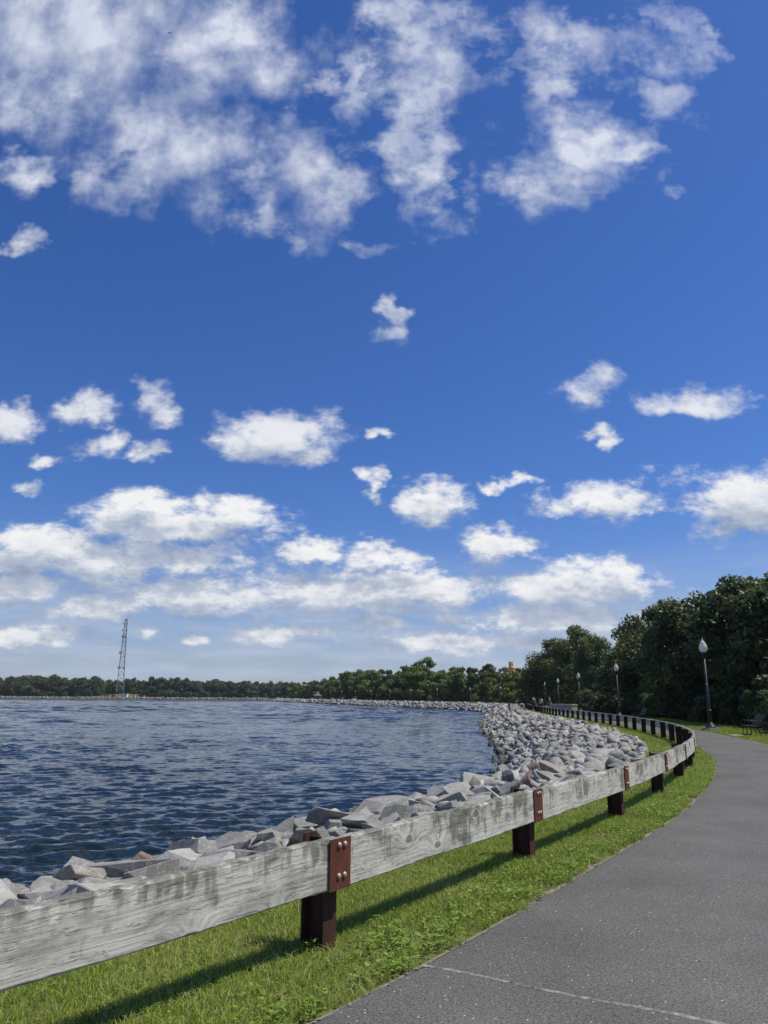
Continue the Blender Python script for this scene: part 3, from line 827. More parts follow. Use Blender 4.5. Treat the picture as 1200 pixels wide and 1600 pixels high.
def rock_mesh(name, seed, fine):
    from mathutils import noise as mn
    r = np.random.default_rng(seed)
    bm = quarry_block(r, int(r.integers(7, 12)) if fine else int(r.integers(5, 8)))
    if fine:
        bmesh.ops.bevel(bm, geom=list(bm.edges), offset=0.014, segments=1, affect='EDGES', clamp_overlap=True)
    bmesh.ops.triangulate(bm, faces=bm.faces)
    if fine:
        bmesh.ops.subdivide_edges(bm, edges=[e for e in bm.edges if e.calc_length() > 0.2], cuts=2, use_grid_fill=False)
        bmesh.ops.triangulate(bm, faces=bm.faces)
        o3 = Vector((seed * 3.1, seed * 1.7, 0))
        for v in bm.verts:
            v.co += v.co.normalized() * (mn.noise(v.co * 3.0 + o3) * 0.022 + mn.noise(v.co * 9 + o3) * 0.012)
    bmesh.ops.recalc_face_normals(bm, faces=bm.faces)
    me = bpy.data.meshes.new(name); bm.to_mesh(me); bm.free(); me.materials.append(M['rock'])
    at = me.attributes.new('tint', 'FLOAT', 'POINT'); at.data.foreach_set('value', np.zeros(len(me.vertices), np.float32))
    return me


FINE = [rock_mesh('stone', 500 + i, True) for i in range(26)]
SOFT = [rock_mesh('stone_small', 800 + i, False) for i in range(16)]


def arrays(me):
    v = np.zeros(len(me.vertices) * 3, np.float32); me.vertices.foreach_get('co', v)
    f = np.zeros(len(me.polygons) * 3, np.int32); me.polygons.foreach_get('vertices', f)
    return v.reshape(-1, 3), f.reshape(-1, 3)


SOFTA = [arrays(m_) for m_ in SOFT]
def hull_only(seed):
    r = np.random.default_rng(seed); bm = quarry_block(r, 3)
    bmesh.ops.triangulate(bm, faces=bm.faces)
    bmesh.ops.recalc_face_normals(bm, faces=bm.faces)
    bm.verts.index_update()
    v = np.array([x.co[:] for x in bm.verts]); f = np.array([[q.index for q in x.verts] for x in bm.faces]); bm.free()
    return v, f
LOWA = [hull_only(40 + i) for i in range(10)]
PD = np.array([p[0] - 0.02 + EDGE_D for p in prof]); PZ = np.array([p[1] for p in prof])
cands = []
r = np.random.default_rng(9)
def lay(s0, s1, step, smin, smax, dmax, far):
    for s in np.arange(s0, s1, step):
        for d in np.arange(EDGE_D + 0.12, dmax, step):
            ss_, dd = s + r.uniform(-.5, .5) * step, d + r.uniform(-.5, .5) * step
            big = r.random() ** 2.4
            size = smin + (smax - smin) * big
            e = (dd - EDGE_D) / 0.9
            if e < 1: size *= 0.62 + 0.38 * max(e, 0)
            dd = max(dd, EDGE_D + 0.32 * size)
            # leave room for the overlook platform
            z = np.interp(dd, PD, PZ) + size * r.uniform(0.04, 0.22)
            p = off(np.array([ss_]), np.array([dd]))[0]
            cands.append((p[0], p[1], z, size, far))
S110 = s_at(21.0, 108)
lay(-9, 40, 0.26, 0.18, 0.62, EDGE_D + 5.9, 0)
lay(-9, 40, 0.60, 0.36, 0.74, EDGE_D + 4.6, 0)
lay(40, S110, 0.38, 0.28, 0.80, EDGE_D + 5.9, 1)
lay(S110, s_at(-9, 317), 0.8, 0.7, 1.35, EDGE_D + 5.6, 2)
lay(s_at(-9, 317), S_END + 60, 1.5, 1.1, 1.9, EDGE_D + 5.2, 2)
lay(s_at(-100, 670), s_at(-480, 690), 1.7, 1.3, 2.4, EDGE_D + 4.6, 2)
A = np.array(cands)
# how large each shows from the path
cp_, sp_ = math.cos(PITCH), math.sin(PITCH)
rel = A[:, :3] - np.array((0, 0, EYE))
zc = rel[:, 1] * cp_ + rel[:, 2] * sp_; yc = -rel[:, 1] * sp_ + rel[:, 2] * cp_
zc = np.maximum(zc, 0.1)
sx, sy = 600 + 1155 * rel[:, 0] / zc, 800 - 1155 * yc / zc
inview = (sx > -15) & (sx < 1215) & (sy > 900) & (sy < 1615) & (zc > 1)
# lower slope at the near left is hidden behind the crest
t_ = np.array([0]); show = A[:, 3] / zc * inview
fen = np.argmin(((A[:, None, :2] - LINE[None, ::6, :]) ** 2).sum(-1), axis=1) if len(A) < 2000 else None
hid = (A[:, 2] < -0.75) & (rel[:, 1] < 13)
show[hid] = 0
order = np.argsort(-show); pick = set(order[:300].tolist())
SV, SF, ST = [], [], []; nv = 0
for i, (x, y, z, size, far) in enumerate(cands):
    tl = 0.26 if math.hypot(x, y) < 14 else 0.52
    rot = Euler((r.normal(0, tl), r.normal(0, tl), r.random() * 6.28))
    sc3 = np.array((r.uniform(0.9, 1.15), r.uniform(0.85, 1.1), r.uniform(0.8, 1.25))) * size
    if i in pick:
        o = obj('stone', FINE[int(r.integers(len(FINE)))], bank, (x, y, z), rot, sc3)
        continue
    va, fa = (SOFTA if far == 0 else (SOFTA if far == 1 and i % 2 else LOWA))[int(r.integers(10))]
    rm = np.array(rot.to_matrix())
    SV.append((va * sc3) @ rm.T + np.array((x, y, z))); SF.append(fa + nv); nv += len(va)
    ST.append(np.full(len(va), r.random()))
rub = obj('stone_rubble', np_mesh('stone_rubble', np.concatenate(SV), np.concatenate(SF), M['rock'], False, {'tint': np.concatenate(ST)}), bank)
rub['kind'] = 'stuff'

# ------------------------------------------------------------------ guide rail fence
RAIL_TOP, RAIL_BOT, RAIL_T = 0.662, 0.360, 0.078
def i_beam_mesh():
    mb = MB(); h = 0.672 + 0.12; zc_ = 0.672 - h / 2
    mb.box((0, -0.006, zc_ - 0.01), (0.13, 0.012, h - 0.02))            # path-side flange (front face at y = -0.012)
    mb.box((0, 0.170, zc_), (0.13, 0.012, h))
    mb.box((0, 0.082, zc_ - 0.011), (0.010, 0.162, h - 0.024))
    return mb.mesh('post', M['rust'])
POST_ME = i_beam_mesh()
PLATE_ME = MB().box((0, 0, 0), (0.215, 0.008, 0.306)).mesh('splice_plate', M['plate'])
BOLT_ME = MB().lathe([(0.019, 0.0), (0.019, 0.004), (0.016, 0.010), (0.009, 0.014), (0.001, 0.0155)], 12).mesh('bolt', M['bolt'], True)


def rail_mesh(name, L, seed, nseg, rough):
    """timber along x with eased edges; origin at the middle"""
    r = np.random.default_rng(seed)
    hh, ht, c = (RAIL_TOP - RAIL_BOT) / 2, RAIL_T / 2, 0.010
    ring = [(-ht, -hh + c), (-ht, -0.05), (-ht, 0.06), (-ht, hh - c), (-ht + c, hh), (0, hh), (ht - c, hh), (ht, hh - c), (ht, -hh + c), (ht - c, -hh), (-ht + c, -hh)]
    n = len(ring); V = []; F = []
    xs = np.linspace(-L / 2, L / 2, nseg + 1)
    wave = np.interp(xs, np.linspace(-L / 2, L / 2, 7), r.normal(0, 0.003, 7)) * rough
    for i, x in enumerate(xs):
        for j, (y, z) in enumerate(ring):
            a = 0.0025 * rough
            dz = r.normal(0, a) if j in (3, 4, 5, 6, 7) else r.normal(0, a * 0.5)
            dy = r.normal(0, a * 0.5)
            if rough and j in (3, 4) and r.random() < 0.22: dz -= 0.013 * r.random(); dy += 0.010 * r.random()
            V.append((x, y + dy + wave[i], z + dz + wave[i]))
    for i in range(nseg):
        for j in range(n): F.append((i * n + j, (i + 1) * n + j, (i + 1) * n + (j + 1) % n, i * n + (j + 1) % n))
    F.append(tuple(range(n))); F.append(tuple(reversed([nseg * n + j for j in range(n)])))
    return mk_mesh(name, V, F, M['wood'])


def fence(ss, label, bolts_to, group=None, near=False):
    P_ = pos(np.array(ss)); T_ = tan(np.array(ss))
    root = empty('guide_rail_fence', (*P_[0], 0))
    tag(root, label, 'fence', group)
    far_me = None
    for i, s in enumerate(ss):
        t = T_[i]; az = math.atan2(t[1], t[0])
        p = P_[i] - P_[0]
        po = obj('post', POST_ME, root, (p[0], p[1], 0), (0, 0, az))
        if i < bolts_to:
            pl_ = obj('splice_plate', PLATE_ME, po, (-0.01, -0.012 - RAIL_T - 0.0055, (RAIL_TOP + RAIL_BOT) / 2), (0, 0, 0))
            for bx in (-0.018, 0.040):
                for bz in (0.112, -0.072):
                    obj('bolt', BOLT_ME, po, (-0.01 + bx, -0.012 - RAIL_T - 0.0095, (RAIL_TOP + RAIL_BOT) / 2 + bz), (R(90), 0, 0))
        else:
            obj('splice_plate', PLATE_ME, po, (-0.01, -0.012 - RAIL_T - 0.0055, (RAIL_TOP + RAIL_BOT) / 2), (0, 0, 0))
    for i in range(len(ss) - 1):
        a, b = P_[i] - P_[0], P_[i + 1] - P_[0]
        na = np.array((T_[i][1], -T_[i][0])); nb = np.array((T_[i + 1][1], -T_[i + 1][0]))
        dd = 0.0125 + RAIL_T / 2
        a = a + na * dd; b = b + nb * dd
        L = np.linalg.norm(b - a); az = math.atan2(b[1] - a[1], b[0] - a[0]); c = (a + b) / 2
        if near and i < 7: me = rail_mesh('rail', L - 0.008, 60 + i, 70, 1.0); sc = 1
        else:
            if far_me is None: far_me = rail_mesh('rail', 1.0, 5, 8, 0.0)
            me = far_me; sc = (L - 0.01, 1, 1)
        obj('rail', me, root, (c[0], c[1], (RAIL_TOP + RAIL_BOT) / 2), (0, 0, az), sc)
    return root


meas = [(-0.375, 5.19), (1.5, 7.99), (3.26, 10.71), (4.78, 13.34), (6.17, 16.0), (7.48, 18.75)]
ss = [s_at(-2.2, 2.72) - 0.05] + [s_at(*p) for p in meas]
S_OV0, S_OV1 = s_at(19.0, 94) + 4.0, s_at(19.0, 94) + 9.5
while ss[-1] < 20: ss.append(ss[-1] + 2.9)
while ss[-1] + 2.6 < S_OV0: ss.append(ss[-1] + 2.6)
fence(ss, 'low weathered timber guide rail on rusty steel posts between path and stones in the foreground', 10, near=True)
fs = list(np.arange(S_OV1 + 0.5, s_at(-52, 458), 3.1))
fence(fs, 'distant guide rail fence along the far curve of the embankment beyond the overlook', 0)

# ------------------------------------------------------------------ overlook platform with iron railing and life ring
def railing():
    p0 = off(np.array([S_OV0]), np.array([0.0]))[0]
    root = empty('iron_railing', (*p0, 0)); tag(root, 'black iron picket railing around the small overlook above the stones', 'railing')
    a = off(np.array([S_OV0, S_OV0, S_OV1, S_OV1]), np.array([0.1, 3.2, 3.2, 0.1])) - p0
    slab = [off(np.array([s]), np.array([d]))[0] - p0 for s, d in ((S_OV0 - .1, -.3), (S_OV0 - .1, 3.4), (S_OV1 + .1, 3.4), (S_OV1 + .1, -.3))]
    V = [(*q, 0.03) for q in slab] + [(*q, -1.9) for q in slab]
    obj('slab', mk_mesh('slab', V, [(3, 2, 1, 0), (0, 1, 5, 4), (1, 2, 6, 5), (2, 3, 7, 6), (3, 0, 4, 7)], M['concrete']), root)
    for i in range(3):
        q0, q1 = a[i], a[i + 1]; L = np.linalg.norm(q1 - q0); az = math.atan2(q1[1] - q0[1], q1[0] - q0[0]); c = (q0 + q1) / 2
        for z in (0.14, 1.02): MB().box((c[0], c[1], z), (L, 0.045, 0.045), az).build('rail', M['iron'], root)
        n = int(L / 0.13)
        for j in range(n + 1):
            q = q0 + (q1 - q0) * (j / n)
            pm = MB().box((0, 0, 0.53), (0.022, 0.022, 1.0) if j % 12 else (0.07, 0.07, 1.12)).mesh('picket', M['iron']) if False else (PK if j % 12 else PK2)
            obj('picket' if j % 12 else 'post', pm, root, (q[0], q[1], 0), (0, 0, az))
    return root, a, p0
PK = MB().box((0, 0, 0.55), (0.022, 0.022, 0.98)).mesh('picket', M['iron'])
PK2 = MB().box((0, 0, 0.56), (0.07, 0.07, 1.12)).mesh('post', M['iron'])
rl, ra, rp0 = railing()
# life ring on its camera-facing side
q = (ra[0] + ra[1]) * 0.5 + rp0; az = math.atan2(*(ra[1] - ra[0])[::-1])
V = []; F = []
for i in range(20):
    for j in range(8):
        u, v = i / 20 * 6.283, j / 8 * 6.283
        V.append(((0.27 + 0.055 * math.cos(v)) * math.cos(u), 0.055 * math.sin(v), (0.27 + 0.055 * math.cos(v)) * math.sin(u)))
        F.append((i * 8 + j, ((i + 1) % 20) * 8 + j, ((i + 1) % 20) * 8 + (j + 1) % 8, i * 8 + (j + 1) % 8))
nn_ = np.array((math.sin(az), -math.cos(az)))
if nn_[1] > 0: nn_ = -nn_
lr = obj('life_ring', mk_mesh('life_ring', V, F, M['white'], True), None, (q[0] + nn_[0] * 0.11, q[1] + nn_[1] * 0.11, 0.62), (0, 0, az))
tag(lr, 'white life ring hanging on the black overlook railing', 'life ring')

# litter bin at the end of the guide rail
b0 = off(np.array([S_OV0 - 0.2]), np.array([-0.55]))[0]
br = empty('litter_bin', (*b0, 0)); tag(br, 'round black litter bin beside the overlook railing', 'bin')
mb = MB()
for j in range(18):
    an = j / 18 * 6.283; mb.box((0.27 * math.cos(an), 0.27 * math.sin(an), 0.46), (0.03, 0.05, 0.82), an)
mb.build('slatted_body', M['iron'], br)
MB().lathe([(0.24, 0.05), (0.24, 0.85)], 16).build('liner', M['rubber'], br)
MB().lathe([(0.31, 0.86), (0.31, 0.92), (0.16, 1.0), (0.15, 0.98)], 16).build('lid', M['iron'], br)

# ------------------------------------------------------------------ lamps
def make_lamp():
    root = empty('street_lamp')
    MB().box((0, 0, 0.06), (0.62, 0.62, 0.20)).build('footing', M['concrete'], root)
    MB().lathe([(0.27, 0.16), (0.27, 0.21), (0.22, 0.24), (0.20, 0.30), (0.125, 0.36), (0.115, 0.42)], 16).build('base', M['iron'], root, True)
    MB().lathe([(0.105, 0.42), (0.098, 0.98), (0.094, 1.0), (0.075, 1.06), (0.05, 3.72)], 16).build('pole', M['iron'], root, True)
    MB().lathe([(0.10, 0.96), (0.135, 0.99), (0.135, 1.03), (0.09, 1.07)], 16).build('collar', M['iron'], root, True)
    MB().lathe([(0.05, 3.70), (0.09, 3.76), (0.10, 3.92), (0.13, 3.95), (0.13, 3.99)], 16).build('capital', M['iron'], root, True)
    g = MB().lathe([(0.115, 3.99), (0.168, 4.06), (0.204, 4.17), (0.206, 4.27), (0.18, 4.37), (0.14, 4.44)], 20).build('globe', M['globe'], root, True)
    MB().lathe([(0.155, 4.435), (0.13, 4.49), (0.075, 4.56), (0.03, 4.60), (0.035, 4.64), (0.012, 4.70), (0.002, 4.78)], 14).build('finial', M['globe'], g, True)
    return root
LAMPS = [(16.95, 39.7), (20.8, 67.3), (23.9, 92.5), (27.4, 118.7), (31.2, 146), (32.9, 173), (31.0, 200), (26.0, 226), (17.9, 250), (10.2, 275), (2.8, 300), (-4.9, 325), (-12.6, 352), (-20.4, 378), (-27.6, 404), (-36.3, 432), (-41, 452)]
LLAB = ['nearest globe-topped lamp post, tallest in view, beside the right edge of the path', 'second nearest globe lamp post, standing before the dark trees', 'third globe lamp post along the path, beside the stone block',
        'fourth globe lamp post along the path, behind the stone block', 'fifth globe lamp post, behind the people by the overlook', 'sixth globe lamp post, rising behind the overlook railing', 'seventh globe lamp post, just left of the overlook railing']
lamp0 = make_lamp()
for i, (x, y) in enumerate(LAMPS):
    o = lamp0 if i == 0 else copy_tree(lamp0)
    o.location = (x, y, 0); o.rotation_euler = (0, 0, 0.3)
    tag(o, LLAB[i] if i < len(LLAB) else 'small distant globe lamp post along the far embankment', 'lamp post', 'globe lamp posts along the path')
    if i == 0: first = o
obj('notice_tag', MB().box((0, 0, 0), (0.07, 0.01, 0.10)).mesh('notice_tag', M['white']), lamp0, (-0.055, -0.075, 2.35), (0, 0, -0.3))

# ------------------------------------------------------------------ benches
def make_bench():
    root = empty('park_bench')            # faces local -x, long axis y
    for i in range(6):
        x = -0.46 + i * 0.082
        MB().box((x, 0, 0.44 - 0.01 * math.sin(i / 5 * 3.14)), (0.066, 1.75, 0.022)).build('seat_slat', M['iron'], root)
    for i in range(7):
        a = i / 6; x = 0.02 + 0.17 * a + (0.05 * (a - 0.75) * 4 if a > 0.75 else 0); z = 0.50 + 0.40 * a
        MB().box((x, 0, z), (0.022, 1.75, 0.058)).build('back_slat', M['iron'], root)
    for y in (-0.86, 0, 0.86):
        mb = MB(); w = 0.022
        mb.tube([(-0.44, y, 0.0), (-0.42, y, 0.25), (-0.45, y, 0.42)], w, 6); mb.tube([(0.16, y, 0.0), (0.06, y, 0.25), (0.03, y, 0.44), (0.2, y, 0.92), (0.27, y, 0.93)], w, 6)
        mb.tube([(-0.46, y, 0.42), (0.03, y, 0.42)], w, 6)
        mb.tube([(-0.44, y, 0.42), (-0.47, y, 0.62), (-0.40, y, 0.66), (0.10, y, 0.65)], w, 6)
        mb.build('side_frame', M['iron'], root)
    return root
bench0 = make_bench()
BEN = [((16.85, 34.6), -0.25, 'dark slatted iron bench nearest, on the grass at the right edge of the picture'), ((19.1, 56.3), -0.12, 'dark slatted iron bench between the first two lamp posts'), ((22.5, 82.5), -0.12, 'small distant dark bench between the second and third lamp posts')]
for i, ((x, y), rz, lab) in enumerate(BEN):
    o = bench0 if i == 0 else copy_tree(bench0)
    o.location = (x, y, 0); o.rotation_euler = (0, 0, rz); tag(o, lab, 'bench', 'iron benches facing the water')
fp = obj('paving_slab', MB().box((0, 0, 0.01), (1.1, 0.5, 0.06)).mesh('paving_slab', M['concrete']), None, (15.75, 34.3, 0), (0, 0, 1.3))
tag(fp, 'small pale concrete slab in the grass in front of the nearest bench', 'slab')

# stone block beside the path
sb = empty('stone_plinth', (22.7, 95.5, 0), -1.0); tag(sb, 'long low tan stone block at the right of the path before the lamp posts', 'stone block')
MB().box((0, 0, 0.38), (3.4, 1.0, 0.78)).build('base', M['stone'], sb)
MB().box((0, 0, 0.845), (3.5, 1.1, 0.14)).build('cap_stone', M['concrete'], sb)

# ------------------------------------------------------------------ people
def skin_mesh(name, verts, edges, radii, mat, root=0):
    me = bpy.data.meshes.new(name); me.from_pydata(verts, edges, []); me.materials.append(mat)
    o = bpy.data.objects.new(name, me); col.objects.link(o)
    md = o.modifiers.new('skin', 'SKIN'); md.use_smooth_shade = True
    for i, rr in enumerate(radii):
        sv = me.skin_vertices[0].data[i]; sv.radius = (rr, rr) if not hasattr(rr, '__len__') else rr; sv.use_root = (i == root)
    o.modifiers.new('sub', 'SUBSURF').levels = 1; o.modifiers['sub'].render_levels = 2
    return o


def person(loc, rz, h, top, legs, label, cap=None, stride=0.18):
    k_ = h / 1.72
    J = {'pelvis': (0, 0, .95), 'waist': (0, 0, 1.1), 'chest': (0, -.01, 1.32), 'neck': (0, 0, 1.46), 'head': (0, -.02, 1.58), 'crown': (0, -.01, 1.68),
         'hipL': (.09, 0, .90), 'kneeL': (.10, -stride * .7, .50), 'ankL': (.10, -stride * .6, .09), 'toeL': (.11, -stride * .6 - .16, .035),
         'hipR': (-.09, 0, .90), 'kneeR': (-.10, stride * .1, .50), 'ankR': (-.10, stride, .11), 'toeR': (-.11, stride - .14, .035),
         'shL': (.18, 0, 1.40), 'elL': (.24, .06, 1.14), 'wrL': (.23, -.06, .92), 'haL': (.22, -.09, .83), 'fiL': (.215, -.11, .77), 'thL': (.19, -.12, .84),
         'shR': (-.18, 0, 1.40), 'elR': (-.24, .03, 1.14), 'wrR': (-.23, -.12, .93), 'haR': (-.22, -.15, .84), 'fiR': (-.215, -.17, .78), 'thR': (-.19, -.18, .85)}
    rad = {'pelvis': (.15, .11), 'waist': (.135, .10), 'chest': (.16, .11), 'neck': .055, 'head': (.085, .10), 'crown': (.06, .075), 'hipL': .085, 'kneeL': .058, 'ankL': .04, 'toeL': .035,
           'shL': .06, 'elL': .042, 'wrL': .03, 'haL': (.018, .038), 'fiL': (.01, .028), 'thL': .011}
    E_ = [('pelvis', 'waist'), ('waist', 'chest'), ('chest', 'neck'), ('neck', 'head'), ('head', 'crown')]
    for s_ in 'LR': E_ += [('pelvis', 'hip' + s_), ('hip' + s_, 'knee' + s_), ('knee' + s_, 'ank' + s_), ('ank' + s_, 'toe' + s_), ('chest', 'sh' + s_), ('sh' + s_, 'el' + s_), ('el' + s_, 'wr' + s_), ('wr' + s_, 'ha' + s_), ('ha' + s_, 'fi' + s_), ('ha' + s_, 'th' + s_)]
    def rd(n): return rad.get(n, rad.get(n[:-1] + 'L' if n[-1] == 'R' else n, .05))
    def grow(v, a): return tuple(x + a for x in v) if hasattr(v, '__len__') else v + a
    def mk(name, names, mat, a, root):
        names = list(names); ix = {n: i for i, n in enumerate(names)}
        ed = [(ix[p], ix[q]) for p, q in E_ if p in ix and q in ix]
        return skin_mesh(name, [tuple(c * k_ for c in J[n]) for n in names], ed, [tuple(x * k_ for x in grow(rd(n), a)) if hasattr(rd(n), '__len__') else (rd(n) + a) * k_ for n in names], mat, ix[root])
    body = mk('person', J.keys(), M['skin'], 0, 'pelvis')
    body.location = loc; body.rotation_euler = (0, 0, rz); tag(body, label, 'person', 'people on the path')
    sh = mk('shirt', ['pelvis', 'waist', 'chest', 'shL', 'elL', 'shR', 'elR'], M[top], .014, 'pelvis'); sh.parent = body
    tr = mk('trousers', ['pelvis', 'hipL', 'kneeL', 'ankL', 'hipR', 'kneeR', 'ankR'], M[legs], .013, 'pelvis'); tr.parent = body
    bm = bmesh.new(); bmesh.ops.create_uvsphere(bm, u_segments=12, v_segments=8, radius=0.105 * k_)
    bmesh.ops.delete(bm, geom=[v for v in bm.verts if v.co.z < -0.02 * k_ and v.co.y < 0.03], context='VERTS')
    me = bpy.data.meshes.new('hair'); bm.to_mesh(me); bm.free(); me.materials.append(M[cap or 'hair'])
    obj('cap' if cap else 'hair', me, body, (0, 0.0, 1.63 * k_), None, (0.92, 1.08, 0.95))
    return body


person((24.2, 116.5, 0.012), 0.1, 1.76, 'cloth_white', 'cloth_dark', 'person in a white shirt walking on the path near the overlook')
person((23.6, 118.6, 0.012), 0.2, 1.78, 'cloth_dark', 'cloth_dark', 'person in dark clothes just left of the person in white')
person((24.7, 113.0, 0.012), 0.0, 1.70, 'cloth_dark', 'cloth_blue', 'person in dark top and white cap right of the person in white', 'cloth_white')
person((20.6, 104.3, 0.012), 2.6, 1.66, 'cloth_blue', 'cloth_dark', 'person with a white cap standing behind the litter bin', 'cloth_white', 0.05)
SP1 = [(-20.0, 380, 'cloth_white', 'tiny person in white on the far embankment path, right one of a pair'), (-21.4, 383, 'cloth_dark', 'tiny person in dark clothes on the far embankment path, left one of a pair'), (-30.0, 412, 'red', 'tiny person in red near the gazebo on the far path')]
for (x, y, tp, lab) in SP1: person((x, y, 0.012), 0.4, 1.75, tp, 'cloth_blue', lab)

# ------------------------------------------------------------------ trees
def leaf_cloud(r, centres, radii, n, size, flatten=0.75):
    """n small leaf faces spread through the outer part of many lobes"""
    vol = radii ** 2; pick_ = r.choice(len(centres), n, p=vol / vol.sum())
    d = r.normal(0, 1, (n, 3)); d /= np.linalg.norm(d, axis=1, keepdims=True)
    rad = radii[pick_] * (0.45 + 0.62 * r.random(n) ** 0.6)
    c = centres[pick_] + d * rad[:, None] * np.array((1, 1, flatten))
    nrm = d * 0.5 + r.normal(0, 0.55, (n, 3)) + np.array((0, 0, 0.45)); nrm /= np.linalg.norm(nrm, axis=1, keepdims=True)
    a = np.cross(nrm, r.normal(0, 1, (n, 3))); a /= np.linalg.norm(a, axis=1, keepdims=True); b = np.cross(nrm, a)
    s = size * (0.55 + 0.9 * r.random(n))[:, None]
    dr = nrm * s * 0.18
    V = np.stack([c - a * s * .62, c - b * s * .36 - dr, c + a * s * .62, c + b * s * .36 - dr], 1).reshape(-1, 3)
    F = np.arange(n * 4).reshape(n, 4)
    lobe_t = r.random(len(centres)) * 0.5
    t = np.clip(lobe_t[pick_] + 0.5 * r.random(n), 0, 1)
    return V, F, np.repeat(t, 4)


def tree_meshes(seed, h, rad, nlobe, nleaf, size, mat, shape='round', base=0.14):
    r = np.random.default_rng(seed)
    cs, rs = [], []
    ph = r.random(4) * 6.28
    for i in range(nlobe):
        v = r.random(); z = base + (0.94 - base) * v
        if shape == 'round': prof_ = math.sin(min(1, (v * 0.90 + 0.10)) ** 0.80 * math.pi) ** 0.55
        elif shape == 'tall': prof_ = 0.8 * (1 - 0.75 * v) + 0.15
        else: prof_ = math.sqrt(max(0.02, 1 - v ** 2.2))
        a = r.random() * 6.28
        wob_ = 1 + 0.16 * math.sin(2 * a + ph[0]) + 0.12 * math.sin(3 * a + ph[1] + 4 * v)
        q = rad * prof_ * wob_ * (0.45 + 0.42 * r.random() ** 0.6)
        cs.append((q * math.cos(a), q * math.sin(a), z * h)); rs.append(rad * (0.20 + 0.18 * r.random()) * (0.65 + 0.35 * prof_))
    cs.append((0, 0, h * 0.55)); rs.append(rad * 0.45)
    cs = np.array(cs); rs = np.array(rs)
    ext = np.quantile(np.hypot(cs[:, 0], cs[:, 1]) + rs, 0.93); cs[:, :2] *= rad * 1.05 / ext
    mx = (cs[:, 2] + rs * 0.8).max(); cs[:, 2] *= h / mx
    V, F, t = leaf_cloud(r, cs, rs, nleaf, size)
    V[:, 2] = np.maximum(V[:, 2], 0.05)
    crown = np_mesh('crown', V, F, mat, False, {'tint': t})
    mb = MB(); tr = 0.026 * h + 0.03
    bend = r.normal(0, 0.03, 2) * h
    mb.tube([(0, 0, -0.2), (bend[0] * .3, bend[1] * .3, h * .22), (bend[0], bend[1], h * .5), (bend[0] * 1.2, bend[1] * .8, h * .82)], [tr * 1.25, tr, tr * .6, tr * .15], 8)
    for j in range(min(12, nlobe)):
        c = cs[int(r.integers(len(cs)))]; z0 = h * (0.16 + 0.3 * r.random()); f = z0 / (h * .5); s_ = (bend[0] * min(f, 1), bend[1] * min(f, 1), z0)
        mid = tuple((s_[q] + c[q]) / 2 + (0.08 * h if q == 2 else 0) * 0.5 for q in range(3))
        mb.tube([s_, mid, tuple(c)], [tr * .45, tr * .28, tr * .08], 6, False)
    return crown, mb.mesh('trunk', M['bark'])


def plant(name, meshes, x, y, sc, rz, label, cat, group=None):
    root = empty(name, (x, y, 0), rz); root.scale = sc if hasattr(sc, '__len__') else (sc,) * 3
    obj('crown', meshes[0], root); obj('trunk', meshes[1], root)
    tag(root, label, cat, group); return root


NEAR = [tree_meshes(10 + i, 10.0, 4.6, 52, 16000, 0.26, M['leaf_olive' if i == 3 else 'leaf_dark'], 'round', 0.10) for i in range(4)]
BUSH = [tree_meshes(30 + i, 3.4, 2.2, 22, 4200, 0.21, M['leaf_dark'], 'dome', 0.03) for i in range(3)]
MIDD = [tree_meshes(50 + i, 13.0, 5.6, 44, 6500, 0.55, M['leaf_mid'], 'round', 0.05) for i in range(4)]
MIDP = [tree_meshes(60 + i, 9.0, 5.0, 36, 5000, 0.5, M['leaf_pale'], 'dome', 0.02) for i in range(2)]
MIDK = [tree_meshes(65 + i, 13.0, 4.6, 40, 5200, 0.55, M['leaf_dark'], 'round', 0.05) for i in range(2)]
CONE = [tree_meshes(70, 12.0, 3.4, 34, 4000, 0.5, M['leaf_dark'], 'tall', 0.04)]
FARR = [tree_meshes(80 + i, 18.0, 8.0, 60, 4200, 0.95, M['leaf_far'], 'round', 0.02) for i in range(5)]

RIGHT = [(25.3, 47, 9.6, 0, 'tall dark tree at the right edge of the picture, behind the nearest bench'), (24.1, 50, 9.9, 1, 'tall dark leafy tree behind the nearest lamp post'), (23.9, 57, 9.7, 2, 'dark broad tree just left of the nearest lamp globe'),
         (27.0, 71.7, 10.7, 3, 'dark tree above the second bench, left of the tallest trees'), (28.4, 83, 10.7, 0, 'leftmost tree of the near dark group, behind the second lamp post'),
         (29.5, 64, 11.2, 1, None), (31.5, 77, 11.0, 2, None), (30.7, 58, 11.2, 3, None), (30.8, 49, 10.9, 0, None), (33, 68, 11, 1, None), (32, 90, 10, 3, None), (27.5, 41, 9.2, 2, None)]
for i, (x, y, h, kx, lab) in enumerate(RIGHT):
    plant('broadleaf_tree', NEAR[kx], x, y, (h / 10 * 1.0, h / 10 * 1.0, h / 10), 1.3 * i, lab or 'dark tree standing behind the front row of the near dark group', 'tree', 'dark trees right of the path')
RIGHT2 = [(33.5, 130, 14.2, 1, 'rounded dark tree behind the third and fourth lamp posts'), (34.0, 121, 11.9, 2, 'dark tree behind the third lamp post, right of the rounded one'), (36.0, 160, 14.3, 3, 'dark tree left of the rounded one, by the fifth lamp post'), (38.6, 186, 12.2, 0, 'dark tree rising behind the people on the path'), (31, 97, 8.8, 0, 'lower dark tree behind the third bench')]
for i, (x, y, h, kx, lab) in enumerate(RIGHT2):
    plant('broadleaf_tree', NEAR[kx], x, y, (h / 10 * (0.72 if i == 1 else 0.92), h / 10 * (0.72 if i == 1 else 0.92), h / 10), 2.1 * i + .5, lab, 'tree', 'dark trees right of the path')
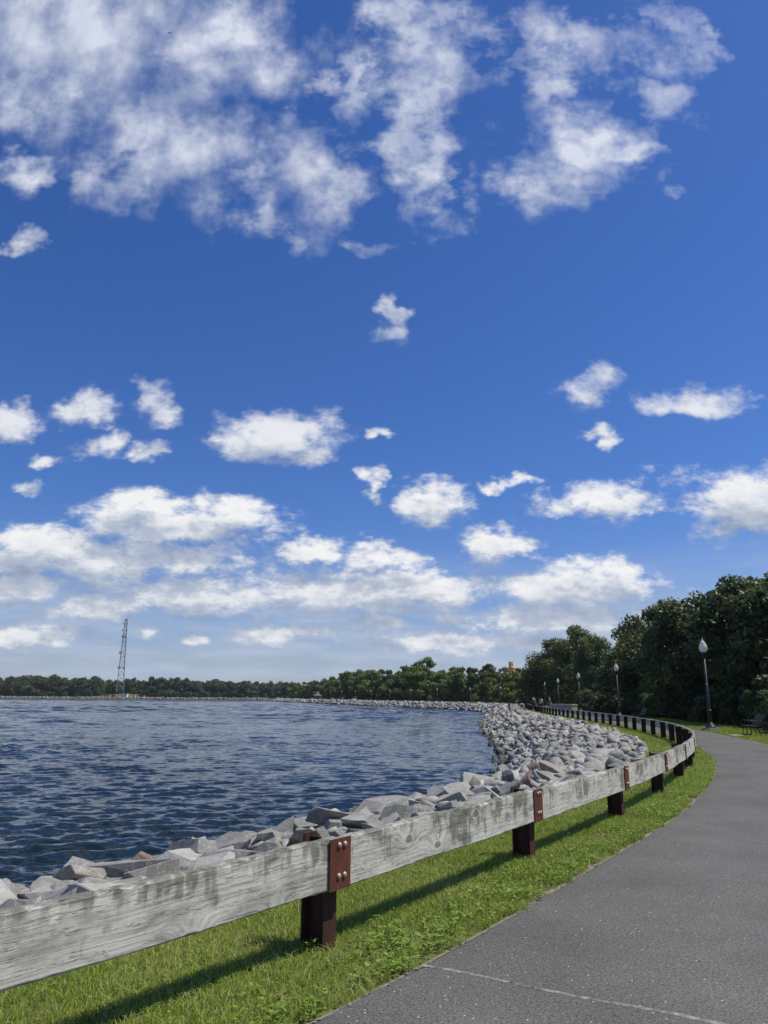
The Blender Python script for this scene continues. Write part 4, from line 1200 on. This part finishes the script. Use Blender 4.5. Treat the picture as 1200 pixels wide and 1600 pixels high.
# understorey along the right side
r = np.random.default_rng(31)
ux = np.arange(s_at(12.5, 36) - 6, s_at(21, 108) + 10, 2.3)
for i, s in enumerate(ux):
    for row in range(2):
        d = float(d_right(np.array([s]))[0]) - (3.4 if row == 0 else 6.0) - 0.9 * r.random() - (0.6 if s < 44 else 0)
        p = off(np.array([s + r.normal(0, .5)]), np.array([d]))[0]
        hs = (0.5 + 0.42 * r.random()) * (1.0 if row == 0 else 1.45)
        plant('bush', BUSH[int(r.integers(3))], p[0], p[1], (hs, hs, hs * (0.85 + .3 * r.random())), r.random() * 6.28, 'dark undergrowth bush ' + ('behind the nearest bench' if p[1] < 47 else 'between the nearest two lamp posts' if p[1] < 67 else 'between second and third lamp posts' if p[1] < 92 else 'beyond the third lamp post') + (', front row' if row == 0 else ', back row'), 'bush', 'undergrowth bushes right of the path')
yb = plant('bush', MIDP[0], 23.3, 79.5, (0.13, 0.13, 0.14), 0.4, 'small yellow-green bush beside the second lamp post', 'bush')

# trees around the far curve of the embankment
MID = [(36.5, 176, 8.3, 'D', 0), (37.5, 200, 9.0, 'D', 1), (36.0, 222, 10.0, 'P', 0), (31.5, 237, 12.4, 'K', 0), (30.5, 233, 8.0, 'P', 1), (27.6, 249, 11.6, 'C', 0), (23.6, 259, 12.4, 'D', 2), (19.4, 269, 11.5, 'D', 3), (15.4, 296, 17.6, 'D', 0), (10.6, 287, 13.4, 'D', 1),
       (5.6, 307, 14.7, 'D', 2), (0.2, 324, 13.3, 'K', 1), (-6.4, 347, 14.2, 'D', 3), (-13.6, 364, 15.0, 'D', 0), (-21.0, 387, 14.9, 'D', 1), (-28.6, 412, 13.0, 'D', 2), (-36.2, 442, 12.4, 'D', 3), (-44, 477, 11.6, 'K', 0), (-53.6, 522, 11.6, 'K', 1), (-65, 562, 12.3, 'D', 0),
       (42, 190, 9.2, 'K', 0), (42, 213, 9.6, 'D', 3), (40, 228, 10.8, 'C', 0), (37.5, 246, 11.8, 'K', 1), (33, 256, 12.6, 'D', 0), (29, 268, 12.4, 'K', 0), (25, 280, 13.0, 'D', 1), (20, 286, 12.0, 'P', 0), (14, 310, 14.8, 'K', 1), (8, 325, 15.0, 'D', 0), (2, 342, 14.2, 'D', 2),
       (-3, 362, 15.0, 'K', 0), (-10, 384, 15.4, 'D', 1), (-18, 406, 15.2, 'D', 3), (-26, 432, 13.8, 'K', 1), (-34, 460, 13.2, 'D', 0), (-48, 500, 12.6, 'D', 1), (-58, 545, 12.6, 'D', 2), (-74, 600, 13.5, 'D', 3), (-84, 640, 14, 'K', 0), (47, 175, 10, 'D', 2), (17.5, 262, 6.5, 'P', 1), (-2.0, 311, 6.5, 'P', 0), (34.5, 214, 6.4, 'P', 1), (38.5, 160, 9.0, 'D', 1), (40, 148, 9.5, 'K', 1)]
SETS = {'D': MIDD, 'P': MIDP, 'K': MIDK, 'C': CONE}; BH = {'D': 13.0, 'P': 9.0, 'K': 13.0, 'C': 12.0}
NM = {'D': ('broadleaf_tree', 'mid-green leafy tree in the line along the far embankment'), 'P': ('pale_tree', 'yellow-green spreading tree in the line along the far embankment'), 'K': ('dark_tree', 'darker green tree in the line along the far embankment'), 'C': ('conifer_tree', 'narrow pointed dark tree in the line along the far embankment')}
ORD = ['first', 'second', 'third', 'fourth', 'fifth', 'sixth', 'seventh', 'eighth', 'ninth', 'tenth', 'eleventh', 'twelfth', 'thirteenth', 'fourteenth', 'fifteenth', 'sixteenth', 'seventeenth', 'eighteenth', 'nineteenth', 'twentieth']
LOOK = {'D': 'mid-green leafy tree', 'P': 'yellow-green spreading tree', 'K': 'darker green tree', 'C': 'narrow pointed dark tree'}
for i, (x, y, h, kx, v) in enumerate(MID):
    lab = (LOOK[kx] + ', ' + ORD[i] + ' from the overlook in the far embankment front row') if i < 20 else LOOK[kx] + ' rising in the back row of the far embankment trees'
    if h > 17: lab = 'tallest open-crowned tree in the line along the far embankment'
    sc = h / BH[kx]
    plant(NM[kx][0], SETS[kx][v], x + 2.2, y + 3.0, (sc * 1.05, sc * 1.05, sc), i * 1.7, lab, 'tree', 'trees along the far embankment')

# wood on the far shore
r = np.random.default_rng(55)
for row, (yy, dh) in enumerate(((738, 0), (757, 0.6))):
    x = -470.0
    while x < -78:
        ht = np.interp(x, [-420, -374, -293, -236, -186, -136, -98, -70], [19, 19.4, 20.6, 19.6, 18.6, 16.4, 15.5, 15]) * (0.82 + 0.26 * r.random()) + dh
        gap = -272 < x < -225 and row == 0
        if not gap:
            w = (0.85 + 0.75 * r.random()) * ht / 18
            plant('far_tree', FARR[int(r.integers(5))], x, yy + r.normal(0, 4) + (0 if x > -330 else 6), (w, w, ht / 18), r.random() * 6.28, 'green tree in the wood across the water, ' + ('left of the lattice tower' if x < -258 else 'behind the lattice tower' if x < -240 else 'right of the lattice tower') + (', front row' if row == 0 else ', back row'), 'tree', 'trees of the wood across the water')
        x += 6.5 + 3.5 * r.random()
# low shrubs in front of the far wood
for x in np.concatenate([np.arange(-330, -268, 9), np.arange(-222, -80, 9)]):
    hs = 0.22 + 0.14 * r.random()
    plant('far_bush', FARR[int(r.integers(5))], x + r.normal(0, 2), 728 + r.normal(0, 2.5), (hs * 1.3, hs * 1.3, hs), r.random() * 6.28, 'low bush at the foot of the far wood ' + ('left' if x < -250 else 'right') + ' of the lattice tower', 'bush', 'bushes at the foot of the far wood')
# grassy rise at the foot of the tower
V = []; F = []
nx_, ny_ = 26, 10
for j in range(ny_):
    for i in range(nx_):
        u, v = i / (nx_ - 1), j / (ny_ - 1)
        V.append((-292 + 92 * u, 716 + 30 * v, -0.05 + 3.4 * math.sin(u * math.pi) ** 0.8 * min(1, v * 1.15) ** 1.2 + 0.15 * math.sin(i * 1.7) * v))
        if i and j: a = j * nx_ + i; F.append((a - nx_ - 1, a - nx_, a, a - 1))
tag(obj('terrain', mk_mesh('terrain', V, F, M['ground'], True)), 'low grassy rise behind the tower across the water', kind='structure')

# ------------------------------------------------------------------ lattice tower and huts across the water
tw = empty('lattice_tower', (-250.2, 724, 0), 0.35); tag(tw, 'tall grey steel lattice radio tower rising above the wood across the water', 'tower')
HT = 74.0
def leg_at(i, z):
    w = np.interp(z, [0, HT], [4.6, 1.35]); a = (0.785 + 1.5708 * i)
    return (w * math.cos(a), w * math.sin(a), z)
for i in range(4):
    MB().tube([leg_at(i, z) for z in np.linspace(0, HT, 12)], 0.36, 6).build('leg', M['steel'], tw)
zs = [0]
while zs[-1] < HT - 1: zs.append(zs[-1] + np.interp(zs[-1], [0, HT], [7.5, 2.6]))
zs[-1] = HT
mb = MB()
for a, b in zip(zs[:-1], zs[1:]):
    for i in range(4):
        j = (i + 1) % 4
        mb.tube([leg_at(i, a), leg_at(j, b)], 0.10, 4, False); mb.tube([leg_at(j, a), leg_at(i, b)], 0.10, 4, False); mb.tube([leg_at(i, b), leg_at(j, b)], 0.11, 4, False)
mb.build('bracing', M['steel'], tw)
for z, rr in ((27.5, 4.4), (41.5, 3.6), (57, 3.0), (63, 3.6), (69.5, 3.4)):
    pf = MB().tube([(rr * math.cos(a), rr * math.sin(a), z) for a in np.linspace(0, 6.283, 13)], 0.13, 5, False).build('antenna_platform', M['steel'], tw)
    for j in range(6):
        a = j / 6 * 6.283 + 0.2
        if (j + int(z)) % 3: MB().box((rr * math.cos(a), rr * math.sin(a), z + 0.4), (0.5, 0.9, 2.2), a).build('antenna_panel', M['white'], pf)
MB().lathe([(0.9, -0.35), (1.1, 0.0), (0.9, 0.3), (0.1, 0.35)], 12).build('dish', M['white'], tw).matrix_local = Matrix.Translation((1.9, -1.9, 37.5)) @ Matrix.Rotation(R(80), 4, 'X')
MB().tube([(1.2, 0, HT - 4), (1.2, 0, HT + 5.0)], 0.14, 6).build('mast', M['steel'], tw)

def hut(name, loc, size, wallm, roofm, label, door=True):
    root = empty(name, loc); tag(root, label, 'hut'); sx_, sy_, sz_ = size
    MB().box((0, 0, sz_ / 2), size).build('wall', M[wallm], root)
    MB().box((0, 0, sz_ + 0.12), (sx_ + .4, sy_ + .4, 0.22)).build('roof', M[roofm], root)
    if door: MB().box((sx_ * .2, -sy_ / 2 - 0.03, 1.0), (0.9, 0.05, 2.0)).build('door', M['roof'], root)
    MB().box((-sx_ * .22, -sy_ / 2 - 0.03, sz_ * .6), (0.8, 0.05, 0.6)).build('vent', M['steel'], root)
hut('equipment_hut', (-243.0, 718, 0.1), (5.4, 3.5, 3.2), 'white', 'white', 'white equipment hut right of the tower foot across the water')
hut('equipment_cabinet', (-234.4, 718, 0.1), (2.4, 2, 2.2), 'white', 'roof', 'small white equipment cabinet right of the white hut')
hut('pump_box', (-224.8, 718, 0.1), (1.6, 1.5, 1.5), 'white', 'white', 'tiny white box farthest right of the tower foot')
hut('low_shed', (-259.6, 718, 0.1), (6.2, 3, 2.0), 'stone', 'white', 'low pale shed left of the tower foot')
hut('brown_shed', (-253.2, 717, 0.1), (3.2, 2.6, 2.3), 'red', 'red', 'small red-brown shed between the tower foot and the low pale shed')

# ------------------------------------------------------------------ gazebo, cart, building beyond the trees, bird
gz = empty('gazebo', (-37.5, 436, 0)); tag(gz, 'small open gazebo with a two-tier grey roof on the far embankment', 'gazebo')
for j in range(6):
    a = j / 6 * 6.283 + .3; MB().tube([(1.9 * math.cos(a), 1.9 * math.sin(a), 0), (1.9 * math.cos(a), 1.9 * math.sin(a), 2.5)], 0.09, 6).build('post', M['roof'], gz)
rf = MB().lathe([(2.6, 2.45), (2.5, 2.55), (0.9, 3.5), (0.85, 3.5)], 6).build('roof', M['roof'], gz)
MB().lathe([(1.1, 3.75), (1.0, 3.85), (0.05, 4.6)], 6).build('upper_roof', M['roof'], rf)
MB().lathe([(0.6, 3.4), (0.6, 3.8)], 6).build('lantern', M['white'], rf)

ct = empty('utility_cart', (-12.6, 344, 0.012), 1.9); tag(ct, 'small white utility cart parked on the far embankment path', 'cart')
MB().box((0, 0, 0.62), (2.3, 1.25, 0.55)).box((-0.95, 0, 1.0), (0.5, 1.2, 0.3)).build('body', M['white'], ct)
MB().box((0.1, 0, 1.86), (1.8, 1.25, 0.09)).build('canopy', M['white'], ct)
for sx_ in (-.7, .85):
    for sy_ in (-.55, .55):
        MB().tube([(sx_ * .95, sy_, .85), (sx_ * .9, sy_, 1.85)], .03, 6).build('canopy_post', M['iron'], ct)
        w = MB().tube([(sx_, sy_ - .09, .27), (sx_, sy_ + .09, .27)], .27, 14).build('wheel', M['rubber'], ct)
MB().box((0.2, 0, 0.98), (0.5, 1.1, 0.14)).build('seat', M['rubber'], ct)

bd = empty('orange_building', (72.5, 425, 0), 0.85); tag(bd, 'orange-tan building top showing just above the distant trees', 'building')
MB().box((0, 0, 8.9), (7.5, 7, 17.8)).build('wall', M['orange'], bd)
tp_ = MB().box((-0.6, 0, 19.6), (1.9, 1.9, 3.4)).build('roof_tower', M['orange'], bd)
MB().box((-0.6, 0, 21.4), (2.2, 2.2, 0.25)).build('cornice', M['stone'], tp_)
MB().box((0, 0, 17.95), (7.9, 7.4, 0.3)).build('parapet', M['stone'], bd)
for zz_ in range(4):
    for xx_ in (-3.2, -1.1, 1.1, 3.2):
        wn_ = MB().box((xx_ * .8, -3.52, 4.0 + zz_ * 3.7), (1.1, 0.1, 1.7)).build('window', M['glass'], bd)
MB().box((-0.6, -0.98, 19.8), (0.8, 0.1, 1.3)).build('window', M['glass'], bd)

V = [(0, .30, 0), (.05, .1, .02), (-.05, .1, .02), (.05, -.15, .02), (-.05, -.15, .02), (0, -.36, 0), (0, .05, .07), (0, .0, -.06), (.38, .10, .10), (.34, -.04, .10), (.72, -.12, .03), (-.38, .10, .10), (-.34, -.04, .10), (-.72, -.12, .03), (.09, -.36, 0), (-.09, -.36, 0)]
F = [(0, 1, 6), (0, 6, 2), (0, 7, 1), (0, 2, 7), (1, 3, 6), (2, 6, 4), (1, 7, 3), (2, 4, 7), (3, 5, 6), (4, 6, 5), (3, 7, 5), (4, 5, 7), (1, 8, 9, 3), (8, 10, 9), (2, 4, 12, 11), (11, 12, 13), (3, 14, 15, 4)]
bi = obj('bird', mk_mesh('bird', V, F, M['bird']), None, (-39.87, 110, 119.26), (0.2, 0.3, R(-35)), 0.85)
tag(bi, 'tiny dark bird gliding below the big cloud at upper left', 'bird')

# ------------------------------------------------------------------ thin summer haze
hm = bpy.data.materials.new('summer_haze'); hm.use_nodes = True; hm.node_tree.nodes.clear(); kk = NT(hm.node_tree)
ho = kk.add('ShaderNodeOutputMaterial'); pv_ = kk.add('ShaderNodeVolumePrincipled')
pv_.inputs['Color'].default_value = (0.82, 0.90, 1.0, 1); pv_.inputs['Density'].default_value = 0.00007; pv_.inputs['Anisotropy'].default_value = 0.2
kk.l.new(pv_.outputs[0], ho.inputs['Volume'])
hz = obj('haze', MB().box((0, 3000, 58.5), (12020, 12020, 131)).mesh('haze', hm)); tag(hz, 'thin pale summer haze over the lake', 'haze', kind='stuff')
scene.cycles.volume_bounces = 0
